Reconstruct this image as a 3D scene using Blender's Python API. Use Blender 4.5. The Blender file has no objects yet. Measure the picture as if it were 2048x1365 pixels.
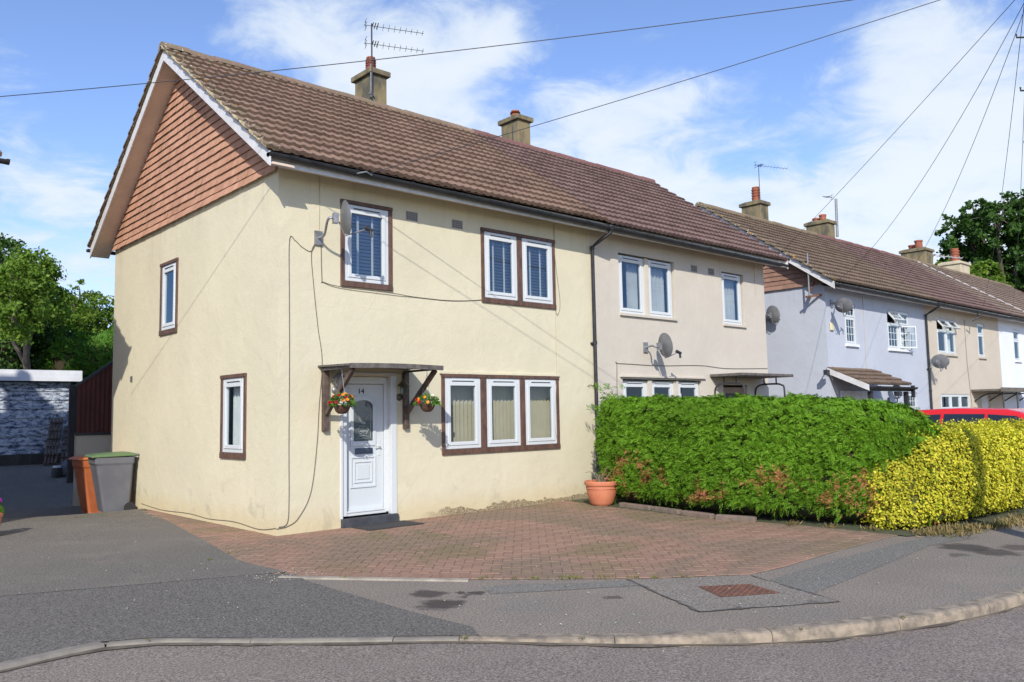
import bpy, math, random
import numpy as np
from mathutils import Vector, Matrix
random.seed(7); rng = np.random.default_rng(7)
S = bpy.context.scene
C = S.collection
R = math.radians

# ------------------------------------------------------------------ camera
cd = bpy.data.cameras.new('camera'); cam = bpy.data.objects.new('camera', cd); C.objects.link(cam)
S.camera = cam
fw = Vector((0.66946743, 0.73755806, 0.0884391)); rt = Vector((0.74144996, -0.67074443, -0.01881115)); up = Vector((-0.04544572, -0.07816662, 0.99590394))
CAM = Vector((-5.089, -10.2867, 1.5429))
cam.matrix_world = Matrix(((rt.x, up.x, -fw.x, CAM.x), (rt.y, up.y, -fw.y, CAM.y), (rt.z, up.z, -fw.z, CAM.z), (0, 0, 0, 1)))
cd.sensor_width = 36.0; cd.lens = 1653.02 / 2048 * 36.0; cd.clip_start = 0.05; cd.clip_end = 3000
S.render.resolution_x = 1024; S.render.resolution_y = 682

# ------------------------------------------------------------------ light and sky
LD = Vector((0.96, 1.0, -0.90)).normalized()
elev = math.asin(-LD.z); az = math.atan2(-LD.x, -LD.y)
sl = bpy.data.lights.new('sun', 'SUN'); sun = bpy.data.objects.new('sun', sl); C.objects.link(sun)
sun.rotation_euler = LD.to_track_quat('-Z', 'Y').to_euler()
sl.energy = 5.0; sl.angle = R(0.5); sl.color = (1.0, 0.945, 0.85)
W = bpy.data.worlds.new('World'); S.world = W; W.use_nodes = True
wt = W.node_tree; wt.nodes.clear()
S.view_settings.view_transform = 'Standard'; S.view_settings.look = 'None'
S.view_settings.exposure = -0.05; S.view_settings.gamma = 1.0

class NT:
    """small helper for writing node trees"""
    def __init__(s, t): s.t = t
    def n(s, typ, **kw):
        nd = s.t.nodes.new(typ)
        for k, v in kw.items():
            if k.startswith('i_'):
                key = k[2:].replace('_', ' ')
                s.set(nd.inputs[key], v)
            elif k.startswith('p'):
                if k[1:].isdigit(): s.set(nd.inputs[int(k[1:])], v)
                else: setattr(nd, k, v)
            else: setattr(nd, k, v)
        return nd
    def set(s, sock, v):
        if isinstance(v, bpy.types.NodeSocket): s.t.links.new(v, sock)
        elif isinstance(v, bpy.types.Node): s.t.links.new(v.outputs[0], sock)
        else:
            if isinstance(v, (tuple, list)) and len(v) == 3 and sock.type == 'RGBA': v = (*v, 1)
            sock.default_value = v
    def m(s, op, a, b=0.0, c=0.0, clamp=False):
        nd = s.t.nodes.new('ShaderNodeMath'); nd.operation = op; nd.use_clamp = clamp
        s.set(nd.inputs[0], a); s.set(nd.inputs[1], b); s.set(nd.inputs[2], c); return nd.outputs[0]
    def vm(s, op, a, b=(0, 0, 0)):
        nd = s.t.nodes.new('ShaderNodeVectorMath'); nd.operation = op
        s.set(nd.inputs[0], a)
        if op == 'SCALE': s.set(nd.inputs[3], b); return nd.outputs[0]
        s.set(nd.inputs[1], b)
        return nd.outputs[1] if op in ('DOT_PRODUCT', 'LENGTH', 'DISTANCE') else nd.outputs[0]
    def mix(s, f, a, b, blend='MIX'):
        nd = s.t.nodes.new('ShaderNodeMix'); nd.data_type = 'RGBA'; nd.blend_type = blend
        s.set(nd.inputs[0], f); s.set(nd.inputs[6], a); s.set(nd.inputs[7], b); return nd.outputs[2]
    def noise(s, vec, scale, detail=4, rough=.55, dist=0.0):
        nd = s.t.nodes.new('ShaderNodeTexNoise'); s.set(nd.inputs['Vector'], vec)
        nd.inputs['Scale'].default_value = scale; nd.inputs['Detail'].default_value = detail
        nd.inputs['Roughness'].default_value = rough; nd.inputs['Distortion'].default_value = dist
        return nd.outputs[0]
    def ramp(s, f, lo, hi, a=0.0, b=1.0, smooth=True):
        nd = s.t.nodes.new('ShaderNodeMapRange'); nd.interpolation_type = 'SMOOTHSTEP' if smooth else 'LINEAR'
        s.set(nd.inputs[0], f); s.set(nd.inputs[1], lo); s.set(nd.inputs[2], hi); s.set(nd.inputs[3], a); s.set(nd.inputs[4], b)
        return nd.outputs[0]

def pixdir(u, v):
    return (fw + rt * ((u - 1024) / 1653.02) - up * ((v - 682.5) / 1653.02)).normalized()

def build_world():
    N = NT(wt)
    out = N.n('ShaderNodeOutputWorld'); bg = N.n('ShaderNodeBackground'); bg.inputs[1].default_value = 0.15
    sky = N.n('ShaderNodeTexSky', sky_type='NISHITA', sun_disc=False, sun_elevation=elev, sun_rotation=az)
    sky.air_density = 1.0; sky.dust_density = 0.6; sky.ozone_density = 2.5
    tc = N.n('ShaderNodeTexCoord').outputs['Generated']
    d = N.vm('NORMALIZE', tc)
    sep = N.n('ShaderNodeSeparateXYZ', p0=d)
    z = N.m('MAXIMUM', sep.outputs[2], 0.0)
    den = N.m('ADD', z, 0.22)
    cv = N.n('ShaderNodeCombineXYZ'); N.set(cv.inputs[0], N.m('DIVIDE', sep.outputs[0], den)); N.set(cv.inputs[1], N.m('DIVIDE', sep.outputs[1], den))
    big = N.noise(cv.outputs[0], 1.7, 9, .56, .25)
    fine = N.noise(cv.outputs[0], 6.0, 8, .62, .5)
    acc = N.m('MULTIPLY', N.m('SUBTRACT', big, .5), 1.5)
    acc = N.m('ADD', acc, N.m('MULTIPLY', N.m('SUBTRACT', fine, .5), 1.35))
    # where the banks of cloud and the open blue lie in this sky
    for (u, v, rad, amp) in ((1150, 240, 330, .44), (900, 150, 190, .5), (700, 100, 150, .46), (520, 70, 110, .36), (1000, 60, 60, .4), (1800, 420, 330, .50), (1500, 400, 320, .40), (1320, 260, 160, .30), (980, 60, 70, .18),
                             (1760, 160, 110, .35), (1950, 230, 170, .30), (130, 165, 120, .12), (130, 430, 170, .45), (60, 330, 160, .22), (0, 140, 80, .2), (1960, 30, 120, .15),
                             (230, 60, 300, -.30), (1420, 90, 240, -.55), (1650, 220, 140, -.40), (1080, 50, 190, -.42), (250, 240, 110, -.2), (1000, 180, 60, -.25), (1480, 230, 90, -.2), (600, 150, 50, -.2)):
        c = pixdir(u, v); k = 2.0 / ((rad / 1653.0) ** 2)
        g = N.m('EXPONENT', N.m('MULTIPLY', N.m('SUBTRACT', N.vm('DOT_PRODUCT', d, tuple(c)), 1.0), k))
        acc = N.m('ADD', acc, N.m('MULTIPLY', g, amp))
    low = N.ramp(z, .0, .42, .22, .0)
    acc = N.m('ADD', acc, low)
    mask = N.m('MULTIPLY', N.ramp(acc, .13, .66), .86)
    thick = N.ramp(acc, .3, .95)
    cloud = N.mix(thick, (5.0, 5.8, 6.8), (6.3, 6.7, 7.1))
    blue = N.mix(1.0, sky.outputs[0], (1.25, 1.27, 1.50), 'MULTIPLY')
    col = N.mix(mask, blue, cloud)
    N.set(bg.inputs[0], col); wt.links.new(bg.outputs[0], out.inputs[0])
build_world()

# ------------------------------------------------------------------ mesh helper
WL = {}
class MB:
    def __init__(s): s.v = []; s.f = []; s.mi = []
    def add(s, vs, fs, mi=0):
        k = len(s.v); s.v += [tuple(p) for p in vs]; s.f += [tuple(i + k for i in f) for f in fs]; s.mi += [mi] * len(fs)
    def quad(s, a, b, c, d, mi=0): s.add((a, b, c, d), ((0, 1, 2, 3),), mi)
    def poly(s, pts, mi=0): s.add(pts, (tuple(range(len(pts))),), mi)
    def hexa(s, p, mi=0): s.add(p, ((0, 3, 2, 1), (4, 5, 6, 7), (0, 1, 5, 4), (1, 2, 6, 5), (2, 3, 7, 6), (3, 0, 4, 7)), mi)
    def box(s, x0, x1, y0, y1, z0, z1, mi=0):
        s.hexa(((x0, y0, z0), (x1, y0, z0), (x1, y1, z0), (x0, y1, z0), (x0, y0, z1), (x1, y0, z1), (x1, y1, z1), (x0, y1, z1)), mi)
    def fbox(s, f, a0, a1, d0, d1, z0, z1, mi=0):
        s.hexa([f(a0, d0, z0), f(a1, d0, z0), f(a1, d1, z0), f(a0, d1, z0), f(a0, d0, z1), f(a1, d0, z1), f(a1, d1, z1), f(a0, d1, z1)], mi)
    def bar(s, p, q, w, h, upv=(0, 0, 1), mi=0):
        p = Vector(p); q = Vector(q); d = (q - p).normalized(); u = Vector(upv)
        sx = d.cross(u)
        if sx.length < 1e-4: sx = d.cross(Vector((1, 0, 0)))
        sx.normalize(); u = sx.cross(d)
        r = []
        for e in (p, q):
            for a, b in ((-1, -1), (1, -1), (1, 1), (-1, 1)): r.append(e + sx * a * w / 2 + u * b * h / 2)
        s.hexa(r, mi)
    def prism(s, pts, f, d0, d1, mi=0):
        """polygon pts (a,z) extruded between depths d0 and d1 through f(a,d,z)"""
        n = len(pts); vs = [f(a, d0, z) for a, z in pts] + [f(a, d1, z) for a, z in pts]
        fs = [tuple(range(n)), tuple(range(2 * n - 1, n - 1, -1))] + [(i, (i + 1) % n, n + (i + 1) % n, n + i) for i in range(n)]
        s.add(vs, fs, mi)
    def tube(s, path, r, n=8, cap=True, mi=0):
        P = [Vector(p) for p in path]; rr = r if isinstance(r, (list, tuple)) else [r] * len(P)
        vs = []; ref = None
        for i, p in enumerate(P):
            d = (P[min(i + 1, len(P) - 1)] - P[max(i - 1, 0)]).normalized()
            if ref is None:
                ref = d.cross(Vector((0, 0, 1)))
                if ref.length < .05: ref = d.cross(Vector((1, 0, 0)))
            ref = (ref - d * ref.dot(d)).normalized(); b = d.cross(ref)
            for k in range(n):
                t = 2 * math.pi * k / n; vs.append(p + (ref * math.cos(t) + b * math.sin(t)) * rr[i])
        fs = []
        for i in range(len(P) - 1):
            for k in range(n): fs.append((i * n + k, i * n + (k + 1) % n, (i + 1) * n + (k + 1) % n, (i + 1) * n + k))
        if cap: fs += [tuple(range(n))[::-1], tuple((len(P) - 1) * n + k for k in range(n))]
        s.add(vs, fs, mi)
    def lathe(s, prof, c, n=24, mi=0, mat=None):
        vs = []
        for r, z in prof:
            for k in range(n):
                t = 2 * math.pi * k / n; p = Vector((r * math.cos(t), r * math.sin(t), z))
                if mat is not None: p = mat @ p
                vs.append(Vector(c) + p)
        fs = []
        for i in range(len(prof) - 1):
            for k in range(n): fs.append((i * n + k, i * n + (k + 1) % n, (i + 1) * n + (k + 1) % n, (i + 1) * n + k))
        s.add(vs, fs, mi)
    def build(s, name, mat, parent=None, smooth=False, bevel=0, origin=None, label=None):
        me = bpy.data.meshes.new(name)
        V = np.array([tuple(p) for p in s.v], float)
        if parent is not None: o = Vector(WL[parent.name])
        elif origin is not None: o = Vector(origin)
        else:
            a, b = V.min(0), V.max(0); o = Vector(((a[0] + b[0]) / 2, (a[1] + b[1]) / 2, a[2]))
        V = V - np.array(o)
        me.from_pydata(V.tolist(), [], s.f)
        for mm in (mat if isinstance(mat, (list, tuple)) else [mat]): me.materials.append(mm)
        me.polygons.foreach_set('material_index', s.mi)
        if smooth: me.polygons.foreach_set('use_smooth', [True] * len(s.f))
        me.update()
        ob = bpy.data.objects.new(name, me); C.objects.link(ob)
        if parent is None: ob.location = o
        else: ob.parent = parent
        WL[ob.name] = tuple(o)
        if bevel:
            bm = ob.modifiers.new('bevel', 'BEVEL'); bm.width = bevel; bm.segments = 2; bm.limit_method = 'ANGLE'; bm.angle_limit = R(40)
        if smooth:
            try: me.set_sharp_from_angle(angle=R(40))
            except Exception: pass
        if label: ob['label'] = label
        return ob

def tag(o, label=None, cat=None, group=None, kind=None):
    if label: o['label'] = label
    if cat: o['category'] = cat
    if group: o['group'] = group
    if kind: o['kind'] = kind
    return o
def thing(name, label, cat, loc, group=None):
    o = bpy.data.objects.new(name, None); C.objects.link(o); o.location = loc; o.empty_display_size = .2
    WL[o.name] = tuple(loc); return tag(o, label, cat, group)
def leaf_obj(name, P, A, B, mat, parent=None, tipw=.5):
    """many leaf-sized quads: base point P, long axis A, half-width axis B (numpy N x 3)"""
    N = len(P); o = np.array(WL[parent.name]) if parent is not None else np.array((*P.mean(0)[:2], P[:, 2].min()))
    V = np.empty((N, 4, 3)); V[:, 0] = P; V[:, 1] = P + A * tipw + B; V[:, 2] = P + A; V[:, 3] = P + A * tipw - B
    V = (V - o).reshape(-1, 3)
    me = bpy.data.meshes.new(name); me.vertices.add(N * 4); me.vertices.foreach_set('co', V.ravel())
    me.loops.add(N * 4); me.loops.foreach_set('vertex_index', np.arange(N * 4, dtype=np.int32))
    me.polygons.add(N); me.polygons.foreach_set('loop_start', np.arange(0, N * 4, 4, dtype=np.int32))
    me.update(calc_edges=True); me.materials.append(mat)
    ob = bpy.data.objects.new(name, me); C.objects.link(ob)
    if parent is None: ob.location = o
    else: ob.parent = parent
    WL[ob.name] = tuple(o); return ob
def unit(a): return a / np.maximum(np.linalg.norm(a, axis=-1, keepdims=True), 1e-9)
def rdir(n): return unit(rng.normal(size=(n, 3)))

# ------------------------------------------------------------------ materials
def new_mat(name):
    m = bpy.data.materials.new(name); m.use_nodes = True; t = m.node_tree; t.nodes.clear(); N = NT(t)
    out = N.n('ShaderNodeOutputMaterial'); return m, N, out
def pbr(N, out, col, rough=.8, metal=0, bump=None, bstr=.3, bdist=.01, spec=.5, coat=0):
    b = N.n('ShaderNodeBsdfPrincipled'); N.set(b.inputs['Base Color'], col); N.set(b.inputs['Roughness'], rough)
    N.set(b.inputs['Metallic'], metal); b.inputs['Specular IOR Level'].default_value = spec
    if coat: b.inputs['Coat Weight'].default_value = coat
    if bump is not None:
        bn = N.n('ShaderNodeBump'); bn.inputs['Strength'].default_value = bstr; bn.inputs['Distance'].default_value = bdist
        N.set(bn.inputs['Height'], bump); N.set(b.inputs['Normal'], bn.outputs[0])
    N.t.links.new(b.outputs[0], out.inputs[0]); return b
def geo(N): return N.n('ShaderNodeNewGeometry')
def simple(name, col, col2=None, scale=4, rough=.7, bump=0, bscale=60, metal=0, isl=0, spec=.5, detail=5, bdist=.005, coat=0, stretch=None):
    m, N, out = new_mat(name); g = geo(N); pos = g.outputs['Position']
    if stretch: pos = N.vm('MULTIPLY', pos, stretch)
    c = col
    if col2: c = N.mix(N.ramp(N.noise(pos, scale, detail, .6), .32, .68), col, col2)
    elif not isl: c = (*col, 1)
    if isl:
        r = N.m('ADD', N.m('MULTIPLY', g.outputs['Random Per Island'], 2 * isl), 1 - isl)
        cc = N.n('ShaderNodeCombineColor'); [N.set(cc.inputs[i], r) for i in range(3)]
        c = N.mix(1.0, c, cc.outputs[0], 'MULTIPLY')
    h = N.noise(pos, bscale, 6, .6) if bump else None
    pbr(N, out, c, rough, metal, h, bump, bdist, spec, coat); return m
def leafmat(name, cols, trans=.35, patch=None, rough=.5):
    """cols: list of colours picked at random per leaf; patch: (colour, noise scale, threshold, z low, z high)"""
    m, N, out = new_mat(name); g = geo(N); r = g.outputs['Random Per Island']
    rp = N.n('ShaderNodeValToRGB'); e = rp.color_ramp.elements
    while len(e) < len(cols): e.new(.5)
    for i, c in enumerate(cols): e[i].position = i / max(1, len(cols) - 1); e[i].color = (*c, 1)
    N.set(rp.inputs[0], r); col = rp.outputs[0]
    big = N.ramp(N.noise(g.outputs['Position'], .9, 3), .3, .7, .8, 1.15)
    cc = N.n('ShaderNodeCombineColor'); [N.set(cc.inputs[i], big) for i in range(3)]
    col = N.mix(1.0, col, cc.outputs[0], 'MULTIPLY')
    if patch:
        pc, ps, th, z0, z1 = patch
        nz = N.m('ADD', N.noise(g.outputs['Position'], ps, 5, .65), N.m('MULTIPLY', N.m('SUBTRACT', r, .5), .10))
        sp = N.n('ShaderNodeSeparateXYZ', p0=g.outputs['Position'])
        zz = N.ramp(sp.outputs[2], z0, z1, 0.0, -.22)
        col = N.mix(N.ramp(N.m('ADD', nz, zz), th, th + .04), col, pc)
    b = N.n('ShaderNodeBsdfPrincipled'); N.set(b.inputs['Base Color'], col); b.inputs['Roughness'].default_value = rough + .12; b.inputs['Specular IOR Level'].default_value = .12
    tr = N.n('ShaderNodeBsdfTranslucent'); N.set(tr.inputs[0], N.mix(1.0, col, (1.15, 1.15, .6), 'MULTIPLY'))
    mx = N.n('ShaderNodeMixShader'); mx.inputs[0].default_value = trans
    N.t.links.new(b.outputs[0], mx.inputs[1]); N.t.links.new(tr.outputs[0], mx.inputs[2]); N.t.links.new(mx.outputs[0], out.inputs[0]); return m

def render_wall(name, col, dirt=(.50, .38, .16), x0=None, rubble=False):
    m, N, out = new_mat(name); g = geo(N); pos = g.outputs['Position']; sp = N.n('ShaderNodeSeparateXYZ', p0=pos)
    n1 = N.noise(pos, .8, 5, .6); n2 = N.noise(pos, 5, 6, .65); n3 = N.noise(pos, 2.2, 6, .7, .4)
    c = N.mix(N.ramp(n1, .3, .7), tuple(k * .95 for k in col), tuple(min(1, k * 1.03) for k in col))
    c = N.mix(N.m('MULTIPLY', N.ramp(n2, .48, .72), .10), c, tuple(k * .78 for k in col))
    zz = sp.outputs[2]
    st = N.noise(N.vm('MULTIPLY', pos, (7, 7, .35)), 1.0, 4, .6)               # weathering streaks run down from the eaves
    stf = N.m('MULTIPLY', N.ramp(st, .5, .72), N.ramp(zz, 3.9, 4.8, 0, .22))
    c = N.mix(stf, c, tuple(k * .6 for k in col))
    band = N.m('SUBTRACT', 1.0, N.ramp(N.m('ADD', zz, N.m('MULTIPLY', N.m('SUBTRACT', n3, .5), .35)), .06, .42))
    c = N.mix(N.m('MULTIPLY', band, .38), c, dirt)
    splash = N.m('MULTIPLY', N.ramp(n3, .54, .7), N.m('SUBTRACT', 1.0, N.ramp(zz, .2, 1.0)))
    c = N.mix(N.m('MULTIPLY', splash, .42), c, (.32, .29, .19))
    ck = N.n('ShaderNodeTexVoronoi', feature='DISTANCE_TO_EDGE'); N.set(ck.inputs['Vector'], N.vm('ADD', pos, N.vm('SCALE', N.n('ShaderNodeTexNoise', i_Scale=1.6, i_Detail=6.0).outputs[1], 1.8))); ck.inputs['Scale'].default_value = .55
    crack = N.m('MULTIPLY', N.m('SUBTRACT', 1.0, N.ramp(ck.outputs[0], .0, .006)), N.ramp(n1, .52, .66))
    c = N.mix(N.m('MULTIPLY', crack, .2), c, tuple(k * .45 for k in col))
    bh = N.m('ADD', N.m('MULTIPLY', N.noise(pos, 38, 6, .65), .6), N.m('MULTIPLY', N.noise(pos, 4.0, 5, .6, .25), 1.7))
    if rubble:
        edge = N.m('ADD', N.m('MULTIPLY', N.noise(pos, 3, 5, .7), .34), N.m('MULTIPLY', N.noise(pos, 14, 3), .05))
        rb = N.m('MULTIPLY', N.m('GREATER_THAN', N.m('SUBTRACT', edge, zz), .10), N.ramp(sp.outputs[0], 2.2, 3.0))
        stn = N.n('ShaderNodeTexVoronoi'); N.set(stn.inputs['Vector'], pos); stn.inputs['Scale'].default_value = 60
        c = N.mix(rb, c, N.mix(N.ramp(stn.outputs[0], .1, .6), (.62, .52, .34), (.22, .17, .10)))
        bh = N.m('ADD', bh, N.m('MULTIPLY', rb, N.m('SUBTRACT', N.m('MULTIPLY', stn.outputs[0], -1.6), .8)))
    pbr(N, out, c, .9, 0, bh, .55, .012, .25); return m

def tile_mat(name, col, col2, lichen=0.0, verge_x=None, ridge=None):
    m, N, out = new_mat(name); g = geo(N); pos = g.outputs['Position']
    r = g.outputs['Random Per Island']
    c = N.mix(r, col, col2)
    c = N.mix(N.m('MULTIPLY', N.ramp(N.noise(pos, 1.3, 6, .65), .4, .7), .4), c, tuple(k * .6 for k in col))
    c = N.mix(N.m('MULTIPLY', N.ramp(N.noise(pos, 22, 4, .7), .5, .75), .45), c, tuple(min(1, k * 1.9 + .02) for k in col))
    if lichen:
        sp = N.n('ShaderNodeSeparateXYZ', p0=pos)
        th = .69 - lichen * .05
        f = N.noise(pos, 9, 6, .72)
        bias = 0.0
        if verge_x is not None: bias = N.ramp(sp.outputs[0], verge_x, verge_x + .55, .17, 0)
        f2 = N.m('ADD', f, bias)
        if ridge is not None: f2 = N.m('ADD', f2, N.ramp(sp.outputs[2], ridge - .5, ridge, 0, .12))
        c = N.mix(N.m('MULTIPLY', N.ramp(f2, th - .06, th + .02), .6), c, (.17, .14, .085))
        c = N.mix(N.ramp(N.m('ADD', N.noise(pos, 17, 4, .6), N.m('MULTIPLY', bias, .6)), .70, .74), c, (.52, .47, .38))
        if lichen > .5: c = N.mix(N.ramp(N.m('ADD', N.noise(pos, 5, 5, .6), N.m('MULTIPLY', bias, .5)), .735, .75), c, (.5, .24, .03))
    pbr(N, out, c, .85, 0, N.noise(pos, 90, 4, .7), .3, .004, .3); return m

def asphalt(name, col, spots=(), fleck=.5, worn=None, wear=.5, moss=0.0):
    m, N, out = new_mat(name); g = geo(N); pos = g.outputs['Position']
    c = N.mix(N.ramp(N.noise(pos, .7, 6, .6), .3, .7), tuple(k * .84 for k in col), tuple(k * 1.1 for k in col))
    c = N.mix(N.m('MULTIPLY', N.ramp(N.noise(pos, 4.5, 6, .7), .5, .72), .35), c, tuple(k * .68 for k in col))
    if worn: c = N.mix(N.m('MULTIPLY', N.ramp(N.noise(pos, 1.1, 7, .65, .3), .5, .66), wear), c, worn)
    a = N.noise(pos, 62, 3, .85)
    c = N.mix(N.ramp(a, .30, .70), N.mix(.68, c, (.02, .02, .02)), N.mix(.30, c, (.62, .57, .50)))
    v = N.n('ShaderNodeTexVoronoi'); N.set(v.inputs['Vector'], pos); v.inputs['Scale'].default_value = 48
    fl = N.m('MULTIPLY', N.m('LESS_THAN', v.outputs[0], .20), N.m('GREATER_THAN', N.n('ShaderNodeSeparateColor', p0=v.outputs[1]).outputs[0], 1 - .12 * fleck))
    c = N.mix(N.m('MULTIPLY', fl, .75), c, (.55, .53, .50))
    if moss: c = N.mix(N.m('MULTIPLY', N.ramp(N.noise(pos, 1.7, 6, .7), .6, .74), moss), c, (.12, .12, .035))
    nz = N.n('ShaderNodeTexNoise'); N.set(nz.inputs['Vector'], pos); nz.inputs['Scale'].default_value = 6; nz.inputs['Detail'].default_value = 5
    dp = N.vm('ADD', pos, N.vm('SCALE', N.vm('SUBTRACT', nz.outputs[1], (.5, .5, .5)), .34))
    for (x, y, rx, k) in spots:
        dd = N.vm('DISTANCE', dp, (x, y, 0.0))
        c = N.mix(N.m('MULTIPLY', N.m('SUBTRACT', 1.0, N.ramp(dd, rx * .55, rx)), k), c, (.035, .028, .026))
    pbr(N, out, c, .92, 0, a, .5, .006, .25); return m

def glass_mat(name, tint=(.9, .95, 1.0), refl=.10, dark=1.0):
    m, N, out = new_mat(name)
    g = geo(N); c = N.m('ABSOLUTE', N.vm('DOT_PRODUCT', g.outputs['Incoming'], g.outputs['Normal']))
    f = N.m('ADD', N.m('MULTIPLY', N.m('POWER', N.m('SUBTRACT', 1.0, c), 5.0), .9), refl, clamp=True)
    gl = N.n('ShaderNodeBsdfGlossy'); N.set(gl.inputs[0], tint); gl.inputs['Roughness'].default_value = .02
    tr = N.n('ShaderNodeBsdfTransparent'); N.set(tr.inputs[0], (.86 * dark, .9 * dark, .9 * dark))
    mx = N.n('ShaderNodeMixShader'); N.set(mx.inputs[0], f); N.t.links.new(tr.outputs[0], mx.inputs[1]); N.t.links.new(gl.outputs[0], mx.inputs[2])
    N.t.links.new(mx.outputs[0], out.inputs[0]); return m

M = {}
M['cream'] = render_wall('cream_render', (.60, .55, .40), rubble=True)
M['beige'] = render_wall('beige_render', (.545, .495, .42), dirt=(.4, .33, .22))
M['lilac'] = render_wall('lilac_render', (.44, .47, .53), dirt=(.3, .3, .32))
M['stone'] = render_wall('stone_render', (.52, .46, .375), dirt=(.36, .3, .22))
M['offwhite'] = render_wall('white_render', (.70, .73, .78), dirt=(.45, .43, .4))
M['tile_brown'] = tile_mat('roof_tile_brown', (.165, .105, .076), (.225, .148, .108), .9, -.4, 7.8)
M['tile_purple'] = tile_mat('roof_tile_purple', (.135, .086, .074), (.18, .118, .102), 0)
M['tile_olive'] = tile_mat('roof_tile_weathered', (.13, .092, .066), (.175, .125, .09), 1.0, 15.0, 7.55)
M['tile_grey'] = tile_mat('roof_tile_grey_brown', (.17, .125, .10), (.22, .165, .13), .4)
M['tile_clay'] = tile_mat('clay_tile', (.40, .215, .135), (.50, .28, .185), 0)
M['upvc'] = simple('white_upvc', (.58, .605, .61), rough=.3, spec=.5)
M['door'] = simple('white_door', (.56, .595, .61), rough=.28, spec=.5)
M['white_board'] = simple('white_board', (.66, .66, .66), (.56, .55, .54), 6, .45, stretch=(1, 1, 1))
M['soffit'] = simple('cream_soffit', (.64, .52, .42), (.55, .45, .37), 3, .6)
M['gutter'] = simple('black_plastic', (.014, .015, .019), (.026, .028, .032), 5, .55)
M['brown_wood'] = simple('brown_wood', (.135, .072, .05), (.075, .042, .03), 14, .6, .3, 40, stretch=(1, 1, .4))
M['dark_wood'] = simple('dark_stained_wood', (.055, .034, .027), (.12, .085, .065), 9, .6, .3, 40)
M['concrete'] = simple('weathered_render', (.24, .19, .10), (.085, .08, .058), 3.5, .9, .6, 30, detail=8, stretch=(1, 1, .5))
M['pale_concrete'] = simple('pale_render', (.55, .48, .34), (.42, .36, .25), 3, .9, .3, 30)
M['pot_clay'] = simple('chimney_pot_clay', (.36, .11, .055), (.24, .08, .05), 8, .8, .3, 30)
M['terracotta'] = simple('terracotta_plastic', (.56, .20, .105), (.50, .17, .09), 5, .55)
M['soil'] = simple('soil', (.05, .035, .025), (.09, .06, .04), 20, .95, .6, 40)
M['metal'] = simple('grey_metal', (.33, .34, .35), (.24, .24, .25), 10, .45, metal=.6)
M['dish'] = simple('dish_grey', (.13, .135, .14), (.17, .175, .18), 6, .5, spec=.4)
M['darkmetal'] = simple('dark_metal', (.03, .032, .038), rough=.5)
M['rust'] = simple('rusty_iron', (.17, .075, .045), (.10, .05, .035), 9, .8, .6, 50)
M['cable'] = simple('cable_grey_brown', (.12, .10, .08), rough=.6)
M['cable_cream'] = simple('cable_cream', (.42, .36, .25), rough=.6)
M['wire'] = simple('black_wire', (.016, .022, .035), rough=.6)
M['glass'] = glass_mat('window_glass', (.55, .75, 1.0), .10)
M['glass_up'] = glass_mat('upper_window_glass', (.45, .68, 1.0), .15, .8)
M['blind_slat'] = simple('blind_slat', (.58, .60, .58), rough=.6)
M['blind_tape'] = simple('blind_tape', (.62, .66, .64), rough=.8)
M['vane'] = simple('vertical_blind', (.40, .36, .27), (.36, .325, .245), 3, .8)
M['curtain'] = simple('curtain', (.62, .64, .62), (.52, .54, .55), 3, .85)
M['slot'] = simple('vent_slot', (.05, .055, .065), rough=.6)
M['vent'] = simple('vent_grille', (.27, .25, .22), rough=.7)
M['step'] = simple('slate_step', (.035, .038, .048), (.06, .062, .07), 8, .7)
M['black'] = simple('black_enamel', (.015, .015, .018), rough=.35)
M['asphalt_road'] = asphalt('asphalt_road', (.222, .172, .137), fleck=.7, worn=(.265, .215, .172), wear=.5)
M['asphalt_drive'] = asphalt('asphalt_drive', (.098, .089, .072), fleck=.9, worn=(.165, .145, .114), wear=.65, moss=.25)
M['asphalt_patch'] = asphalt('asphalt_patch', (.070, .066, .055), fleck=1.0)
M['asphalt_pave'] = asphalt('asphalt_pavement', (.26, .206, .154), ((-.72, -4.30, .20, .75), (-.88, -4.72, .24, .8), (-.50, -4.50, .09, .8), (-.42, -4.62, .10, .8), (-.55, -4.66, .08, .7), (.29, -5.58, .10, .6), (4.75, -6.75, .33, .75), (4.62, -7.1, .28, .7), (4.2, -6.9, .16, .5), (1.85, -6.55, .13, .6), (.73, -6.22, .10, .4), (5.1, -7.2, .25, .6)), .6, (.185, .175, .145), .6, .12)
M['asphalt_repair'] = asphalt('asphalt_repair', (.235, .198, .155), ((.62, -6.55, .1, .5), (1.2, -6.9, .1, .4)), .5)
M['asphalt_smooth'] = asphalt('asphalt_smooth_band', (.165, .16, .135), ((.29, -5.58, .10, .7),), .15)
M['tar'] = simple('tar_joint', (.075, .07, .064), (.16, .145, .125), 12, .7)
M['kerb'] = simple('concrete_kerb', (.32, .26, .19), (.14, .118, .092), 9, .9, .5, 70, detail=8)
M['kerb_grey'] = simple('concrete_kerb_grey', (.25, .225, .18), (.18, .16, .135), 6, .9, .5, 70, detail=8)
M['edging'] = simple('concrete_edging', (.38, .34, .27), (.25, .22, .18), 5, .9, .5, 60, detail=8)
M['sand'] = simple('joint_sand', (.215, .14, .10), (.16, .125, .075), 3, .95)
M['earth'] = simple('earth', (.09, .08, .05), (.05, .07, .025), .5, .95, .4, 12)
M['grass'] = simple('rough_grass', (.06, .10, .02), (.09, .10, .03), 1.2, .95, .6, 25)
M['conifer'] = leafmat('conifer_leaf', [(.070, .165, .008), (.125, .265, .016), (.09, .21, .012), (.20, .35, .035)], .25, ((.46, .19, .09), 1.25, .555, .5, 1.45))
M['conifer_core'] = simple('hedge_inside', (.018, .028, .008), (.05, .03, .015), 3, .95)
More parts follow.
